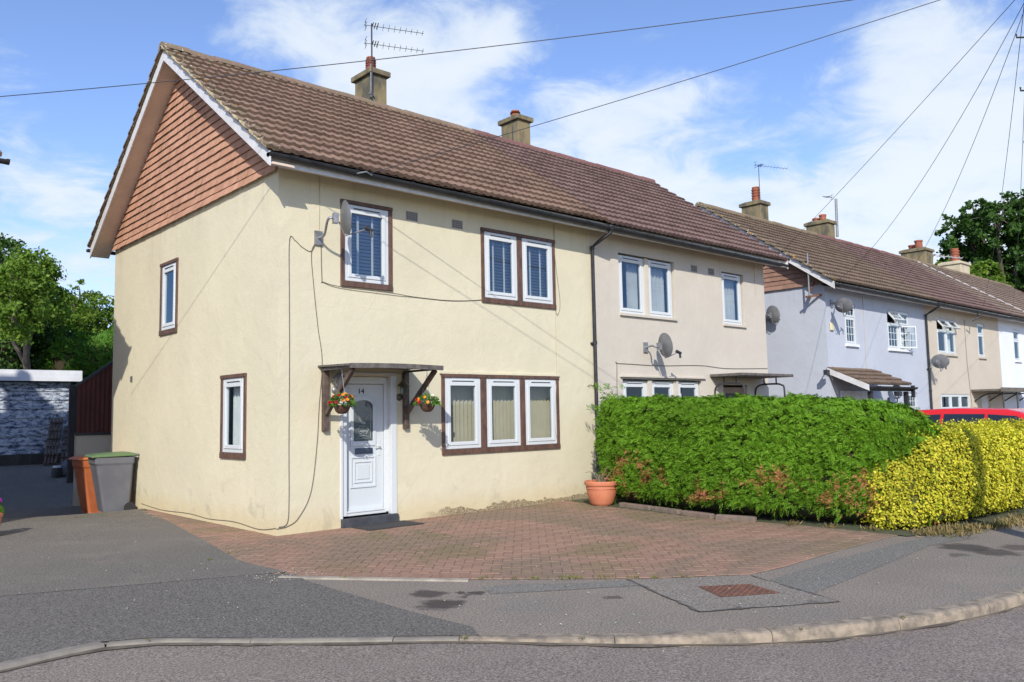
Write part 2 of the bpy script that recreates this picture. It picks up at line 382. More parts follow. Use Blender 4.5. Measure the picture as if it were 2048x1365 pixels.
M['privet'] = leafmat('golden_leaf', [(.26, .31, .02), (.55, .50, .04), (.74, .66, .08), (.50, .47, .035), (.64, .58, .05), (.42, .44, .03), (.16, .24, .02)], .25)
M['privet_core'] = simple('privet_inside', (.11, .105, .014), (.05, .06, .01), 6, .95)
M['oak'] = leafmat('oak_leaf', [(.045, .105, .025), (.075, .16, .035), (.035, .085, .02), (.11, .20, .045)], .3)
M['ash'] = leafmat('lit_leaf', [(.11, .20, .028), (.18, .30, .045), (.08, .16, .02), (.24, .33, .06)], .4)  # sunlit brightness of these crowns is put into the leaf colours
M['dark_leaf'] = leafmat('dark_leaf', [(.03, .065, .018), (.045, .095, .022), (.09, .16, .03)], .25)  # the shade this tree stands in is put into its leaf colours
M['conifer2'] = leafmat('back_conifer', [(.05, .14, .02), (.08, .20, .025), (.12, .23, .03)], .3)
M['bark'] = simple('bark', (.07, .055, .04), (.11, .09, .07), 6, .95, .6, 15, stretch=(1, 1, .3))
M['weed'] = leafmat('weed_leaf', [(.10, .14, .02), (.16, .18, .04), (.22, .19, .08)], .3)
M['dry'] = leafmat('dry_grass', [(.30, .22, .10), (.20, .15, .07), (.12, .13, .04)], .2)
M['wicker'] = simple('wicker', (.11, .055, .03), (.05, .025, .018), 60, .8, .9, 70)
M['red_petal'] = leafmat('red_petal', [(.42, .01, .02), (.25, .01, .03)], .3)
M['orange_petal'] = leafmat('orange_petal', [(.75, .22, .02), (.8, .35, .03)], .3)
M['white_petal'] = leafmat('white_petal', [(.8, .78, .7), (.75, .7, .6)], .3)
M['pink_petal'] = leafmat('pink_petal', [(.55, .02, .12), (.25, .03, .40)], .3)
M['garden_leaf'] = leafmat('bedding_leaf', [(.06, .15, .02), (.12, .24, .04), (.08, .19, .02)], .3)
M['car_red'] = simple('red_car_paint', (.60, .012, .012), rough=.25, coat=.6)
M['car_blue'] = simple('dark_blue_car_paint', (.03, .05, .10), rough=.25, coat=.6)
M['car_glass'] = glass_mat('car_glass', (.55, .7, .9), .12, .35)
M['rubber'] = simple('rubber', (.02, .02, .02), rough=.85)
M['lamp_glass'] = glass_mat('lamp_glass', (.9, .9, .85), .12)
M['bin_grey'] = simple('grey_bin_plastic', (.125, .128, .142), (.10, .10, .115), 3, .5, .1, 60)
M['bin_orange'] = simple('brown_orange_bin_plastic', (.45, .135, .045), (.36, .10, .035), 3, .5, .1, 60)
M['bin_green'] = simple('green_lid_plastic', (.10, .16, .065), rough=.4)
M['fence_red'] = simple('red_brown_stain', (.105, .032, .026), (.07, .022, .02), 6, .8, .2, 30, stretch=(1, 1, .2))
M['grey_wood'] = simple('weathered_wood', (.075, .065, .058), (.04, .036, .034), 5, .9, .4, 30, stretch=(1, 1, .2))
M['white_paint'] = simple('white_paint', (.76, .77, .79), (.66, .67, .7), 3, .6)
def peeling():
    m, N, out = new_mat('peeling_blue_paint'); g = geo(N); pos = g.outputs['Position']
    f = N.noise(N.vm('MULTIPLY', pos, (1, 1, 2.6)), 5.5, 8, .75)
    zp = N.n('ShaderNodeSeparateXYZ', p0=pos).outputs[2]
    c = N.mix(N.ramp(f, .43, .55), (.05, .07, .105), (.50, .535, .60))
    c = N.mix(N.ramp(N.noise(pos, 12, 5, .7), .5, .6), c, (.22, .28, .36))
    pbr(N, out, c, .85, 0, f, .5, .01); return m
M['peeling'] = peeling()
def blocks_mat():
    m, N, out = new_mat('brick_paviors'); g = geo(N); pos = g.outputs['Position']; r = g.outputs['Random Per Island']
    c = N.mix(r, (.265, .160, .112), (.30, .186, .132))
    c = N.mix(N.m('MULTIPLY', N.ramp(N.noise(pos, .45, 5, .55, .8), .44, .58), .75), c, (.19, .145, .10))
    c = N.mix(N.m('MULTIPLY', N.ramp(N.noise(N.vm('ADD', pos, (7, 3, 0)), .7, 6, .65, .8), .52, .66), .65), c, (.17, .14, .07))
    c = N.mix(N.m('MULTIPLY', N.ramp(N.noise(pos, 7, 5, .7), .55, .75), .4), c, (.11, .09, .068))
    c = N.mix(N.ramp(N.noise(pos, 30, 3, .7), .70, .74), c, (.5, .42, .36))
    pbr(N, out, c, .9, 0, N.noise(pos, 120, 4, .7), .4, .004, .25); return m
M['blocks'] = blocks_mat()

# ------------------------------------------------------------------ ground, road, pavement
def smooth01(t): t = max(0, min(1, t)); return t * t * (3 - 2 * t)
def gh(x, y):
    """height of the ground: flat in front, dips past the crest of the drive, then rises to the gardens behind"""
    h = -.16 * smooth01((y - 4.9 - max(0, -x) * .15) / 1.3) + .62 * smooth01((y - 8.2) / 6.5)
    return h
KERB = [(-40, -9.5), (-12, -5.4), (-8, -4.75), (-5.2, -4.32), (-3.9, -4.11), (-3.25, -4.02), (-2.95, -4.18), (-2.5, -4.66), (-1.95, -5.2), (-1.446, -5.67), (-.87, -6.27), (-.33, -6.745), (.36, -7.22), (1.13, -7.58), (1.9, -7.83), (2.61, -7.96), (4, -8.14), (7, -8.4), (14, -8.8), (40, -9.6), (120, -11)]
def resample(P, step=.18, lim=(-9, 16)):
    out = []
    P = [Vector((*p, 0)) for p in P]
    for i in range(len(P) - 1):
        a, b = P[i], P[i + 1]; p0 = P[max(0, i - 1)]; p3 = P[min(len(P) - 1, i + 2)]
        n = max(1, int((b - a).length / step)) if lim[0] < a.x < lim[1] else 6
        for k in range(n):
            t = k / n
            l = ((b - a).length + 1e-6)
            m0 = (b - p0) * (l / ((b - p0).length + 1e-6)); m1 = (p3 - a) * (l / ((p3 - a).length + 1e-6))
            q = a * (2 * t**3 - 3 * t**2 + 1) + m0 * (t**3 - 2 * t**2 + t) + b * (-2 * t**3 + 3 * t**2) + m1 * (t**3 - t**2)
            out.append(q)
    out.append(P[-1]); return out
KR = resample(KERB)
def kerb_h(x): return .022 + .062 * smooth01((x + 1.7) / 2.4)
def build_ground():
    g = MB()
    xs = [-400, -150, -60, -25, -12] + [-8 + i * .8 for i in range(26)] + [14, 20, 40, 80, 160, 400]
    ys = [-400, -150, -60, -25, -12, -8, -4, 0, 2, 4, 5] + [5.6 + i * .6 for i in range(18)] + [18, 24, 40, 80, 160, 400]
    for x in xs:
        for y in ys: g.v.append((x, y, gh(x, y) - .16))
    ny = len(ys)
    for i in range(len(xs) - 1):
        for j in range(ny - 1): g.f.append((i * ny + j, (i + 1) * ny + j, (i + 1) * ny + j + 1, i * ny + j + 1)); g.mi.append(0)
    tag(g.build('ground', M['grass'], origin=(0, 0, 0), smooth=True), kind='structure')
    # road: from the kerb line outwards
    r = MB(); n = len(KR)
    for p in KR: r.v.append((p.x, p.y + .02, -kerb_h(p.x)))
    for p in KR: r.v.append((p.x * 1.0 - .9, p.y - 1.6, -.05 - kerb_h(p.x) * .5))
    for p in KR: r.v.append((p.x - 4, p.y - 9.5, -.06))
    for k in range(2):
        for i in range(n - 1): r.f.append((k * n + i, k * n + i + 1, (k + 1) * n + i + 1, (k + 1) * n + i)); r.mi.append(0)
    tag(r.build('road', M['asphalt_road'], origin=(0, 0, 0), smooth=True), kind='structure')
    # pavement base sheet, between kerb back and the plots
    p = MB()
    back = [(q.x + 1.5, max(q.y + 9.0, 2.0) if q.x < 60 else q.y + 20) for q in KR]
    for q in KR: p.v.append((q.x, q.y + .05, -.0))
    for b in back: p.v.append((b[0], b[1], 0.0))
    for i in range(n - 1): p.f.append((i, i + 1, n + i + 1, n + i)); p.mi.append(0)
    tag(p.build('pavement', M['asphalt_pave'], origin=(0, 0, 0)), kind='structure')
    # kerb: rounded upstand following the curve, with open joints between the stones
    for nm, lo, hi, mt, w in (('kerb', -1.50, 60, 'kerb', .125), ('dropped_kerb', -12, -1.40, 'kerb_grey', .12)):
        k = MB(); acc = 0; seg = []
        pts = [q for q in KR if lo <= q.x <= hi]
        L = .9; cur = [pts[0]]; d = 0
        for i in range(1, len(pts)):
            st = (pts[i] - pts[i - 1]).length; d += st; cur.append(pts[i])
            if d > L: seg.append(cur); cur = [pts[i]]; d = 0
        if len(cur) > 1: seg.append(cur)
        for s in seg:
            s = [q.copy() for q in s]
            e = (s[1] - s[0]).normalized() * .003; s[0] += e
            e = (s[-1] - s[-2]).normalized() * .003; s[-1] -= e
            jz = random.uniform(-.004, .004)
            rings = []
            for i, q in enumerate(s):
                t = (s[min(i + 1, len(s) - 1)] - s[max(i - 1, 0)]).normalized(); nn = Vector((-t.y, t.x, 0))
                hgt = kerb_h(q.x)
                rings.append([q - nn * .012 + Vector((0, 0, -hgt - .05)), q + Vector((0, 0, -.03)) , q + nn * .012 + Vector((0, 0, .002 + jz)), q + nn * .035 + Vector((0, 0, .010 + jz)), q + nn * w + Vector((0, 0, .010 + jz)), q + nn * w + Vector((0, 0, -.12))])
            base = len(k.v)
            for rg in rings: k.v += [tuple(v) for v in rg]
            for i in range(len(rings) - 1):
                for j in range(5): k.f.append((base + i * 6 + j, base + (i + 1) * 6 + j, base + (i + 1) * 6 + j + 1, base + i * 6 + j + 1)); k.mi.append(0)
            k.f += [tuple(base + j for j in range(6)), tuple(base + (len(rings) - 1) * 6 + j for j in range(5, -1, -1))]; k.mi += [0, 0]
        tag(k.build(nm, M[mt], origin=(0, 0, 0)), kind='structure')
    def sheet(name, pts, z, mat):
        s = MB(); s.poly([(x, y, z) for x, y in pts]); return tag(s.build(name, M[mat], origin=(0, 0, 0)), kind='structure')
    kl = [(q.x, q.y + .10) for q in KR if -9 < q.x < -1.25]
    sheet('dark_asphalt_crossover', [(-9, -.6)] + kl + [(-1.19, -5.50), (-1.22, -4.75), (-1.21, -3.7), (-1.18, -3.0), (-1.10, -2.62), (-1.28, -2.42), (-1.7, -2.22), (-2.3, -1.95), (-2.9, -1.72), (-3.5, -1.56), (-5, -1.15)], .0115, 'asphalt_patch')
    sheet('manhole_surround', [(.92, -5.19), (.334, -6.40), (1.365, -7.01), (1.82, -5.92), (1.35, -5.58)], .0045, 'asphalt_repair')
    sheet('smooth_asphalt_band', [(-.35, -4.72), (.05, -5.0), (1.15, -5.66), (1.28, -5.48), (.5, -4.98), (.12, -4.62), (-.2, -4.45)], .0035, 'asphalt_smooth')
    sheet('smooth_asphalt_band', [(1.78, -6.15), (1.42, -6.72), (2.9, -6.6), (4.6, -6.45), (5.6, -6.62), (5.55, -6.2), (4.4, -6.12), (3.1, -6.1)], .0035, 'asphalt_smooth')
    t = MB()
    for a, b in (((.92, -5.19), (.334, -6.40)), ((.334, -6.40), (1.365, -7.01)), ((1.365, -7.01), (1.82, -5.92))):
        n = 14; prev = None
        for i in range(n + 1):
            q = Vector((a[0] + (b[0] - a[0]) * i / n + random.uniform(-.012, .012), a[1] + (b[1] - a[1]) * i / n + random.uniform(-.012, .012), .008)); w = random.uniform(.002, .02)
            dv = Vector((-(b[1] - a[1]), b[0] - a[0], 0)).normalized() * w
            if prev: t.quad(prev[0] - prev[1], q - dv, q + dv, prev[0] + prev[1])
            prev = (q, dv)
    tag(t.build('tar_joint', M['tar'], origin=(0, 0, 0)), kind='structure')
    # old asphalt drive beside the gable, following the ground
    d = MB()
    def right(y):
        pts = [(-2.62, -1.10), (-1.5, -1.165), (0, -.88), (2.5, -.45), (4.94, -.03), (5.3, .2), (16, 2.6)]
        for (y0, x0), (y1, x1) in zip(pts, pts[1:]):
            if y0 <= y <= y1: return x0 + (x1 - x0) * (y - y0) / (y1 - y0)
        return pts[-1][1]
    ys = [-2.6 + .3 * i for i in range(58)]; cols = 24
    for y in ys:
        xr = right(y); xl = -9
        for j in range(cols + 1):
            x = xr + (xl - xr) * (j / cols) ** 1.6
            low = -1.56 + (-x - 3.5) * .28 if x < -3.5 else -2.42 + (x + 1.28) * -.38
            yy = max(y, low)
            d.v.append((x, yy, gh(x, yy) + .0145 + (.012 * math.sin(x * 2.1 + y * 1.3) * smooth01((y - 1) / 3) if y < 6 else 0)))
    for i in range(len(ys) - 1):
        for j in range(cols): d.f.append((i * 25 + j, i * 25 + j + 1, (i + 1) * 25 + j + 1, (i + 1) * 25 + j)); d.mi.append(0)
    tag(d.build('drive', M['asphalt_drive'], origin=(0, 0, 0), smooth=True), kind='structure')
    # brick paviors, laid herringbone with a soldier course along the front edge
    F = [(-.05, 5.1), (-.48, 2.3), (-.88, 0), (-1.165, -1.5), (-1.255, -2.6), (-.071, -4.107), (1.095, -5.317), (1.869, -5.886), (2.4, -5.93), (3.333, -5.877), (4.952, -5.861), (5.9, -6.0), (6.5, -6.0), (6.5, .15), (.15, .15), (.15, 5.1)]
    def inside(x, y):
        c = False; j = len(F) - 1
        for i in range(len(F)):
            if (F[i][1] > y) != (F[j][1] > y) and x < (F[j][0] - F[i][0]) * (y - F[i][1]) / (F[j][1] - F[i][1]) + F[i][0]: c = not c
            j = i
        return c
    base = MB(); base.poly([(x, y, .003) for x, y in F]); tag(base.build('paving_bed', M['sand'], origin=(0, 0, 0)), kind='structure')
    front = [Vector((*F[i], 0)) for i in range(4, 12)]
    def dist_front(x, y):
        q = Vector((x, y, 0)); b = 9
        for a, c in zip(front, front[1:]):
            t = max(0, min(1, (q - a).dot(c - a) / (c - a).length_squared)); b = min(b, (q - a - (c - a) * t).length)
        return b
    bl = MB()
    def block(cx, cy, ang, L=.2, Wd=.1):
        ca, sa = math.cos(ang), math.sin(ang); h = .0105 + random.uniform(-.0015, .0015); tx, ty = random.uniform(-.006, .006), random.uniform(-.006, .006)
        vs = []
        for (l, w, z) in ((L / 2 - .001, Wd / 2 - .001, h - .006), (L / 2 - .007, Wd / 2 - .007, h)):
            for a, b in ((-1, -1), (1, -1), (1, 1), (-1, 1)):
                x, y = a * l, b * w; vs.append((cx + x * ca - y * sa, cy + x * sa + y * ca, z + x * tx + y * ty))
        bl.add(vs, ((4, 5, 6, 7), (0, 1, 5, 4), (1, 2, 6, 5), (2, 3, 7, 6), (3, 0, 4, 7)))
    rot = R(-43); cr, sr = math.cos(rot), math.sin(rot)
    for i in range(-90, 90):
        for j in range(-90, 90):
            # herringbone cell
            k = (i + j) % 4 if False else None
            a = .1 * i; b = .1 * j
            t = (i - j) % 4
            if t == 0: cx, cy, an = a + .1, b + .05, 0
            elif t == 2: continue
            elif t == 3: cx, cy, an = a + .05, b + .1, math.pi / 2
            else: continue
            x = cx * cr - cy * sr + 2.5; y = cx * sr + cy * cr - 2.5
            if inside(x, y) and dist_front(x, y) > .16: block(x, y, an + rot)
    acc = 0
    for a, c in zip(front, front[1:]):
        d_ = (c - a); L = d_.length; n = max(1, int(L / .1)); an = math.atan2(d_.y, d_.x)
        nn = Vector((-d_.y, d_.x, 0)).normalized()
        for k in range(n):
            q = a + d_ * ((k + .5) / n) + nn * .1; block(q.x, q.y, an + math.pi / 2, .2, L / n)
    tag(bl.build('block_paving', M['blocks'], origin=(0, 0, 0)), kind='structure')
    ed = MB()
    ep = [Vector((-1.28, -2.66, 0)), Vector((-.7, -3.42, 0)), Vector((-.12, -4.15, 0))]
    for a, c in zip(ep, ep[1:]): ed.bar(a + Vector((0, 0, -.02)), c + Vector((0, 0, -.02)), .07, .075)
    tag(ed.build('concrete_edging', M['edging'], origin=(0, 0, 0)), kind='structure')
    bg = MB(); bg.poly([(5.5, .0, .012), (5.25, -1.3, .012), (5.0, -3.2, .012), (5.2, -4.6, .012), (5.1, -6.0, .012), (5.8, -6.35, .012), (7.2, -6.55, .012), (13, -6.6, .012), (13, .0, .012)])
    tag(bg.build('garden_soil', M['earth'], origin=(0, 0, 0)), kind='structure')
build_ground()
# ------------------------------------------------------------------ house pieces
def fF(yp): return lambda a, d, z: (a, yp - d, z)
def fG(xp): return lambda a, d, z: (xp - d, a, z)
def fE(xp): return lambda a, d, z: (xp + d, a, z)
def wall_holes(mb, f, a0, a1, z0, z1, holes, rev=.12, mi=0):
    """holes: (a0,a1,zb,zt) with reveals going in"""
    A = sorted({a0, a1, *[h[0] for h in holes], *[h[1] for h in holes]}); Z = sorted({z0, z1, *[h[2] for h in holes], *[h[3] for h in holes]})
    for i in range(len(A) - 1):
        for j in range(len(Z) - 1):
            ac, zc = (A[i] + A[i + 1]) / 2, (Z[j] + Z[j + 1]) / 2
            if any(h[0] < ac < h[1] and h[2] < zc < h[3] for h in holes): continue
            mb.quad(f(A[i], 0, Z[j]), f(A[i + 1], 0, Z[j]), f(A[i + 1], 0, Z[j + 1]), f(A[i], 0, Z[j + 1]), mi)
    for (h0, h1, b, t) in holes:
        mb.quad(f(h0, 0, b), f(h0, 0, t), f(h0, -rev, t), f(h0, -rev, b), mi); mb.quad(f(h1, 0, b), f(h1, 0, t), f(h1, -rev, t), f(h1, -rev, b), mi)
        mb.quad(f(h0, 0, t), f(h1, 0, t), f(h1, -rev, t), f(h0, -rev, t), mi); mb.quad(f(h0, 0, b), f(h1, 0, b), f(h1, -rev, b), f(h0, -rev, b), mi)
def ring(mb, f, a0, a1, zb, zt, w, d0, d1, wt=None, wb=None):
    wt = wt or w; wb = wb or w
    mb.fbox(f, a0, a0 + w, d0, d1, zb, zt); mb.fbox(f, a1 - w, a1, d0, d1, zb, zt)
    mb.fbox(f, a0 + w, a1 - w, d0, d1, zt - wt, zt); mb.fbox(f, a0 + w, a1 - w, d0, d1, zb, zb + wb)
def sash(win, f, a0, a1, zb, zt, d, glass='glass', blind=None, trickle=True, seed=0):
    """a white casement with step-in glazing bead, pane, trickle vent and what hangs behind it"""
    m = MB(); ring(m, f, a0, a1, zb, zt, .055, d - .06, d, wt=.072)
    ring(m, f, a0 + .0551, a1 - .0551, zb + .0551, zt - .0721, .055, d - .045, d + .012)
    fr = m.build('sash_frame', M['upvc'], win, bevel=.006)
    g0, g1, gb, gt = a0 + .105, a1 - .105, zb + .105, zt - .122
    p = MB(); p.quad(f(g0, d - .02, gb), f(g1, d - .02, gb), f(g1, d - .02, gt), f(g0, d - .02, gt)); p.build('pane', M[glass], win)
    if trickle:
        t = MB(); w = (a1 - a0)
        t.fbox(f, a0 + w * .2, a1 - w * .2, d + .001, d + .016, zt - .048, zt - .026); t.build('trickle_vent', M['upvc'], win)
        t = MB(); t.fbox(f, a0 + w * .2, a1 - w * .2, d + .001, d + .007, zt - .060, zt - .0485); t.build('vent_slot', M['slot'], win)
    rr = random.Random(seed)
    if blind == 'venetian':
        b = MB(); z = gt
        while z > gb - .02:
            y = -.10 + rr.uniform(-.002, .002); b.add([f(g0 - .04, d - .125, z - .014), f(g1 + .04, d - .125, z - .014), f(g1 + .04, d - .085, z + .014), f(g0 - .04, d - .085, z + .014)], ((0, 1, 2, 3),)); z -= .052
        b.build('venetian_blind', M['blind_slat'], win)
        b = MB()
        for q in (.30, .76):
            a = g0 + (g1 - g0) * q; b.fbox(f, a - .018, a + .018, d - .082, d - .080, gb - .02, gt)
        b.build('blind_tape', M['blind_tape'], win)
    elif blind == 'vertical':
        b = MB(); a = g0 - .16
        while a < g1 + .30:
            t = R(38 + rr.uniform(-4, 4)); ca, sa = math.cos(t) * .047, math.sin(t) * .047
            b.add([f(a - ca, d - .26 - sa, gb - .15), f(a + ca, d - .26 + sa, gb - .15), f(a + ca, d - .26 + sa, gt + .1), f(a - ca, d - .26 - sa, gt + .1)], ((0, 1, 2, 3),)); a += .082
        b.build('vertical_blind', M['vane'], win)
    elif blind and blind.startswith('curtain'):
        part = {'curtain': (0, 1), 'curtain_right': (.55, 1.05), 'curtain_left': (-.05, .45)}[blind]
        b = MB(); n = 40; vs = []
        for i in range(n + 1):
            q = part[0] + (part[1] - part[0]) * i / n; a = g0 - .04 + (g1 - g0 + .08) * q; o = .035 * math.sin(i * .95 + rr.uniform(-.3, .3)) - .15
            vs += [f(a, d + o, gb - .1), f(a, d + o, gt + .05)]
        b.add(vs, [(2 * i, 2 * i + 2, 2 * i + 3, 2 * i + 1) for i in range(n)]); b.build('curtain', M['curtain'], win, smooth=True)
    return fr
def brown_window(house, f, a0, a1, zb, zt, bays, blind, glass='glass', label=None):
    """painted brown timber surround, one or more white casements"""
    m = MB(); w = .062
    m.fbox(f, a0, a1, -.10, .030, zb, zb + .085); m.fbox(f, a0 - .004, a1 + .004, -.02, .032, zt - .05, zt + .004)
    edges = [a0] + [b for bb in bays for b in bb] + [a1]
    for i in range(0, len(edges), 2): m.fbox(f, edges[i], edges[i + 1], -.10, .022, zb + .0851, zt - .0501)
    win = m.build('window', M['brown_wood'], house, bevel=.005, label=label)
    for i, (b0, b1) in enumerate(bays): sash(win, f, b0 + .002, b1 - .002, zb + .087, zt - .052, .008, glass, blind, True, int(a0 * 100) + i)
    return win
def white_window(house, f, bays, zb, zt, blinds, glass='glass', sill=.05, d=-.05, trickle=True, wallmat='beige', label=None):
    a0, a1 = bays[0][0], bays[-1][1]
    m = MB(); m.fbox(f, a0 - .05, a1 + .05, -.10, .045, zb - .055, zb - .004); win = m.build('window', M[wallmat], house, label=label)
    for i, (b0, b1) in enumerate(bays): sash(win, f, b0, b1, zb, zt, d, glass, blinds[i % len(blinds)], trickle, int(a0 * 100) + i)
    if len(bays) > 1:
        for (p, q), (r, s) in zip(bays, bays[1:]):
            if r - q > .02:
                m = MB(); m.fbox(f, q, r, d - .06, -.004, zb, zt); m.build('mullion', M[wallmat], win)
    return win

def tile_roof(mb, x0, x1, e, r, mi=0, tw=.30, gauge=.325, roll=.019, coarse=False, seed=1):
    """interlocking roll tiles, one island each, laid in lapped courses from eaves e=(y,z) to ridge r=(y,z)"""
    rr = random.Random(seed); dy, dz = r[0] - e[0], r[1] - e[1]; L = math.hypot(dy, dz); uy, uz = dy / L, dz / L
    ny, nz = (-uz, uy) if uy > 0 else (uz, -uy)
    if nz < 0: ny, nz = -ny, -nz
    nc = max(1, round(L / gauge)); g = L / nc; nt = max(1, round((x1 - x0) / tw)); w = (x1 - x0) / nt
    prof = [0, .25, .75, 1, .75, .25, 0, 0] if not coarse else [0, .8, .8, 0]
    K = len(prof)
    half = [(i + k / K) / 2 for i in range(2) for k in range(K)] + [1.0]; hp = prof * 2 + [0]
    for i in range(nc):
        s0, s1 = i * g, (i + 1) * g + .02
        for j in range(nt):
            xa = x0 + j * w; jt = rr.uniform(-.003, .004); tl = rr.uniform(-.004, .004); ds = rr.uniform(-.006, .006)
            vs = []; n = len(half)
            for row, (s, base) in enumerate(((s0 + ds, -.006), (s0 + ds, .054), (s1, .004))):
                for q, h in zip(half, hp):
                    o = base + (h * roll if row else h * roll - .004) + jt + tl * (q - .5) * 2
                    if row == 0: o = base + h * roll * .9 + jt
                    vs.append((xa + q * w * .997, e[0] + uy * s + ny * o, e[1] + uz * s + nz * o))
            fs = []
            for row in range(2):
                for q in range(n - 1): fs.append((row * n + q, row * n + q + 1, (row + 1) * n + q + 1, (row + 1) * n + q))
            # end thickness at both sides
            mb.add(vs, fs, mi)
            if j in (0, nt - 1):
                q = 0 if j == 0 else n - 1
                a = Vector(vs[n + q]); b = Vector(vs[2 * n + q]); dn = Vector((0, ny, nz)) * .035
                mb.quad(a, b, b - dn, a - dn, mi)
    # underlay
    mb.quad((x0 + .01, e[0] - ny * .012, e[1] - nz * .012), (x1 - .01, e[0] - ny * .012, e[1] - nz * .012), (x1 - .01, r[0] - ny * .012, r[1] - nz * .012), (x0 + .01, r[0] - ny * .012, r[1] - nz * .012), mi)
def ridge_tiles(mb, x0, x1, y, z, rad=.125, L=.45, seed=2, mi=0):
    rr = random.Random(seed); n = max(1, round((x1 - x0) / L)); L = (x1 - x0) / n
    for i in range(n):
        a, b = x0 + i * L + .004, x0 + (i + 1) * L + .012; vs = []; jz = rr.uniform(-.008, .008); k = 10; tilt = rr.uniform(-.006, .006)
        for x, t in ((a, -tilt), (b, tilt)):
            for q in range(k + 1):
                an = R(-8) + (math.pi + R(16)) * q / k; vs.append((x, y + math.cos(an) * rad, z + math.sin(an) * rad * .85 + jz + t))
        fs = [(q, q + 1, k + 2 + q, k + 1 + q) for q in range(k)] + [tuple(range(k + 1)), tuple(range(2 * k + 1, k, -1))]
        mb.add(vs, fs, mi)
def chimney(house, x0, x1, y0, y1, zb, zt, pots, mat='concrete', pot='chimney_pot', cap=.06):
    m = MB(); m.box(x0, x1, y0, y1, zb, zt - .13); c = m.build('chimney', M[mat], house, bevel=.02)
    m = MB(); m.box(x0 - cap, x1 + cap, y0 - cap, y1 + cap, zt - .1299, zt - .02)
    m.hexa([(x0 - cap + .01, y0 - cap + .01, zt - .0199), (x1 + cap - .01, y0 - cap + .01, zt - .0199), (x1 + cap - .01, y1 + cap - .01, zt - .0199), (x0 - cap + .01, y1 + cap - .01, zt - .0199), (x0 + .08, y0 + .08, zt + .04), (x1 - .08, y0 + .08, zt + .04), (x1 - .08, y1 - .08, zt + .04), (x0 + .08, y1 - .08, zt + .04)])
    m.build('chimney_cap', M[mat], c, bevel=.012)
    for (px_, py_, r, h, louv) in pots:
        p = MB(); z = zt + .02; prof = [(r * .9, z), (r, z + .05)]
        if louv:
            k = 4
            for i in range(k): b = z + .06 + (h - .1) * i / k; st = (h - .1) / k; prof += [(r * 1.0, b), (r * 1.12, b + st * .5), (r * .86, b + st * .55), (r * .86, b + st * .95)]
            prof += [(r * .95, z + h - .03), (r * .9, z + h), (.01, z + h)]
        else: prof += [(r * .93, z + h - .08), (r * 1.08, z + h - .07), (r * 1.1, z + h - .01), (r * .85, z + h), (r * .8, z + h - .3), (.01, z + h - .3)]
        p.lathe(prof, (px_, py_, 0), 20); p.build(pot, M['chimney_pot_m'], c, smooth=True)
    return c
M['chimney_pot_m'] = M['pot_clay']
def gutter_mesh(m, x0, x1, y, z0, z1, step=.95, mi=0):
    """half-round gutter with brackets and unions; falls from z0 to z1"""
    k = 8; vs = []; r = .062
    for x, z in ((x0, z0), (x1, z1)):
        for rr_ in (r, r - .006):
            for q in range(k + 1): an = math.pi + math.pi * q / k; vs.append((x, y + math.cos(an) * rr_, z + math.sin(an) * rr_))
    n = k + 1; fs = []
    for q in range(k): fs += [(q, q + 1, 2 * n + q + 1, 2 * n + q), (n + q, n + q + 1, 3 * n + q + 1, 3 * n + q)]
    fs += [(0, n, 3 * n, 2 * n), (n - 1, 2 * n - 1, 4 * n - 1, 3 * n - 1), tuple(range(n)), tuple(range(2 * n, 3 * n))]
    m.add(vs, fs, mi)
    x = x0 + .35; i = 0
    while x < x1:
        z = z0 + (z1 - z0) * (x - x0) / (x1 - x0); R2 = r + .009; w = .022 if i % 3 else .05
        vs = []
        for xx in (x - w, x + w):
            for q in range(k + 1): an = math.pi + math.pi * q / k; vs.append((xx, y + math.cos(an) * R2, z + .006 + math.sin(an) * R2))
        m.add(vs, [(q, q + 1, n + q + 1, n + q) for q in range(k)] + [tuple(range(n)), tuple(range(n, 2 * n))], mi); x += step; i += 1

def downpipe(house, x, yw, zt, zb, gy):
    m = MB(); r = .034
    m.tube([(x + .12, gy, zt - .03), (x + .12, gy, zt - .13), (x + .02, (gy + yw) / 2, zt - .27), (x, yw - .06, zt - .36), (x, yw - .06, zb)], r, 12)
    for z in (zt - .40, (zt + zb) / 2 + .3, zb + .9, zb + 2.0): m.tube([(x, yw - .06, z), (x, yw - .06, z + .06)], r + .009, 12)
    m.box(x - .06, x + .06, yw - .03, yw + .0, (zt + zb) / 2 + .3, (zt + zb) / 2 + .34)
    m.lathe([(.06, 0), (.06, -.08), (.036, -.1)], (x + .12, gy, zt), 14)
    return m.build('downpipe', M['gutter'], house, smooth=True)
def eaves(house, x0, x1, yw, zs, gz0, gz1, over=.36, soffit_mat='soffit', gx=(0, 0), trim=(0, 0)):
    m = MB(); m.box(x0, x1, yw - over, yw - over + .02, zs - .105, zs + .055); m.build('fascia', M['white_board'], house)
    m = MB(); m.hexa([(x0 + trim[0], yw - over + .021, zs - .10), (x1 - trim[1], yw - over + .021, zs - .10), (x1 - trim[1], yw + .0, zs - .01), (x0 + trim[0], yw + .0, zs - .01), (x0 + trim[0], yw - over + .021, zs - .085), (x1 - trim[1], yw - over + .021, zs - .085), (x1 - trim[1], yw, zs + .005), (x0 + trim[0], yw, zs + .005)]); m.build('soffit', M[soffit_mat], house)
    m = MB(); gutter_mesh(m, x0 + gx[0], x1 + gx[1], yw - over - .062, gz0, gz1); m.build('gutter', M['gutter'], house, smooth=True)
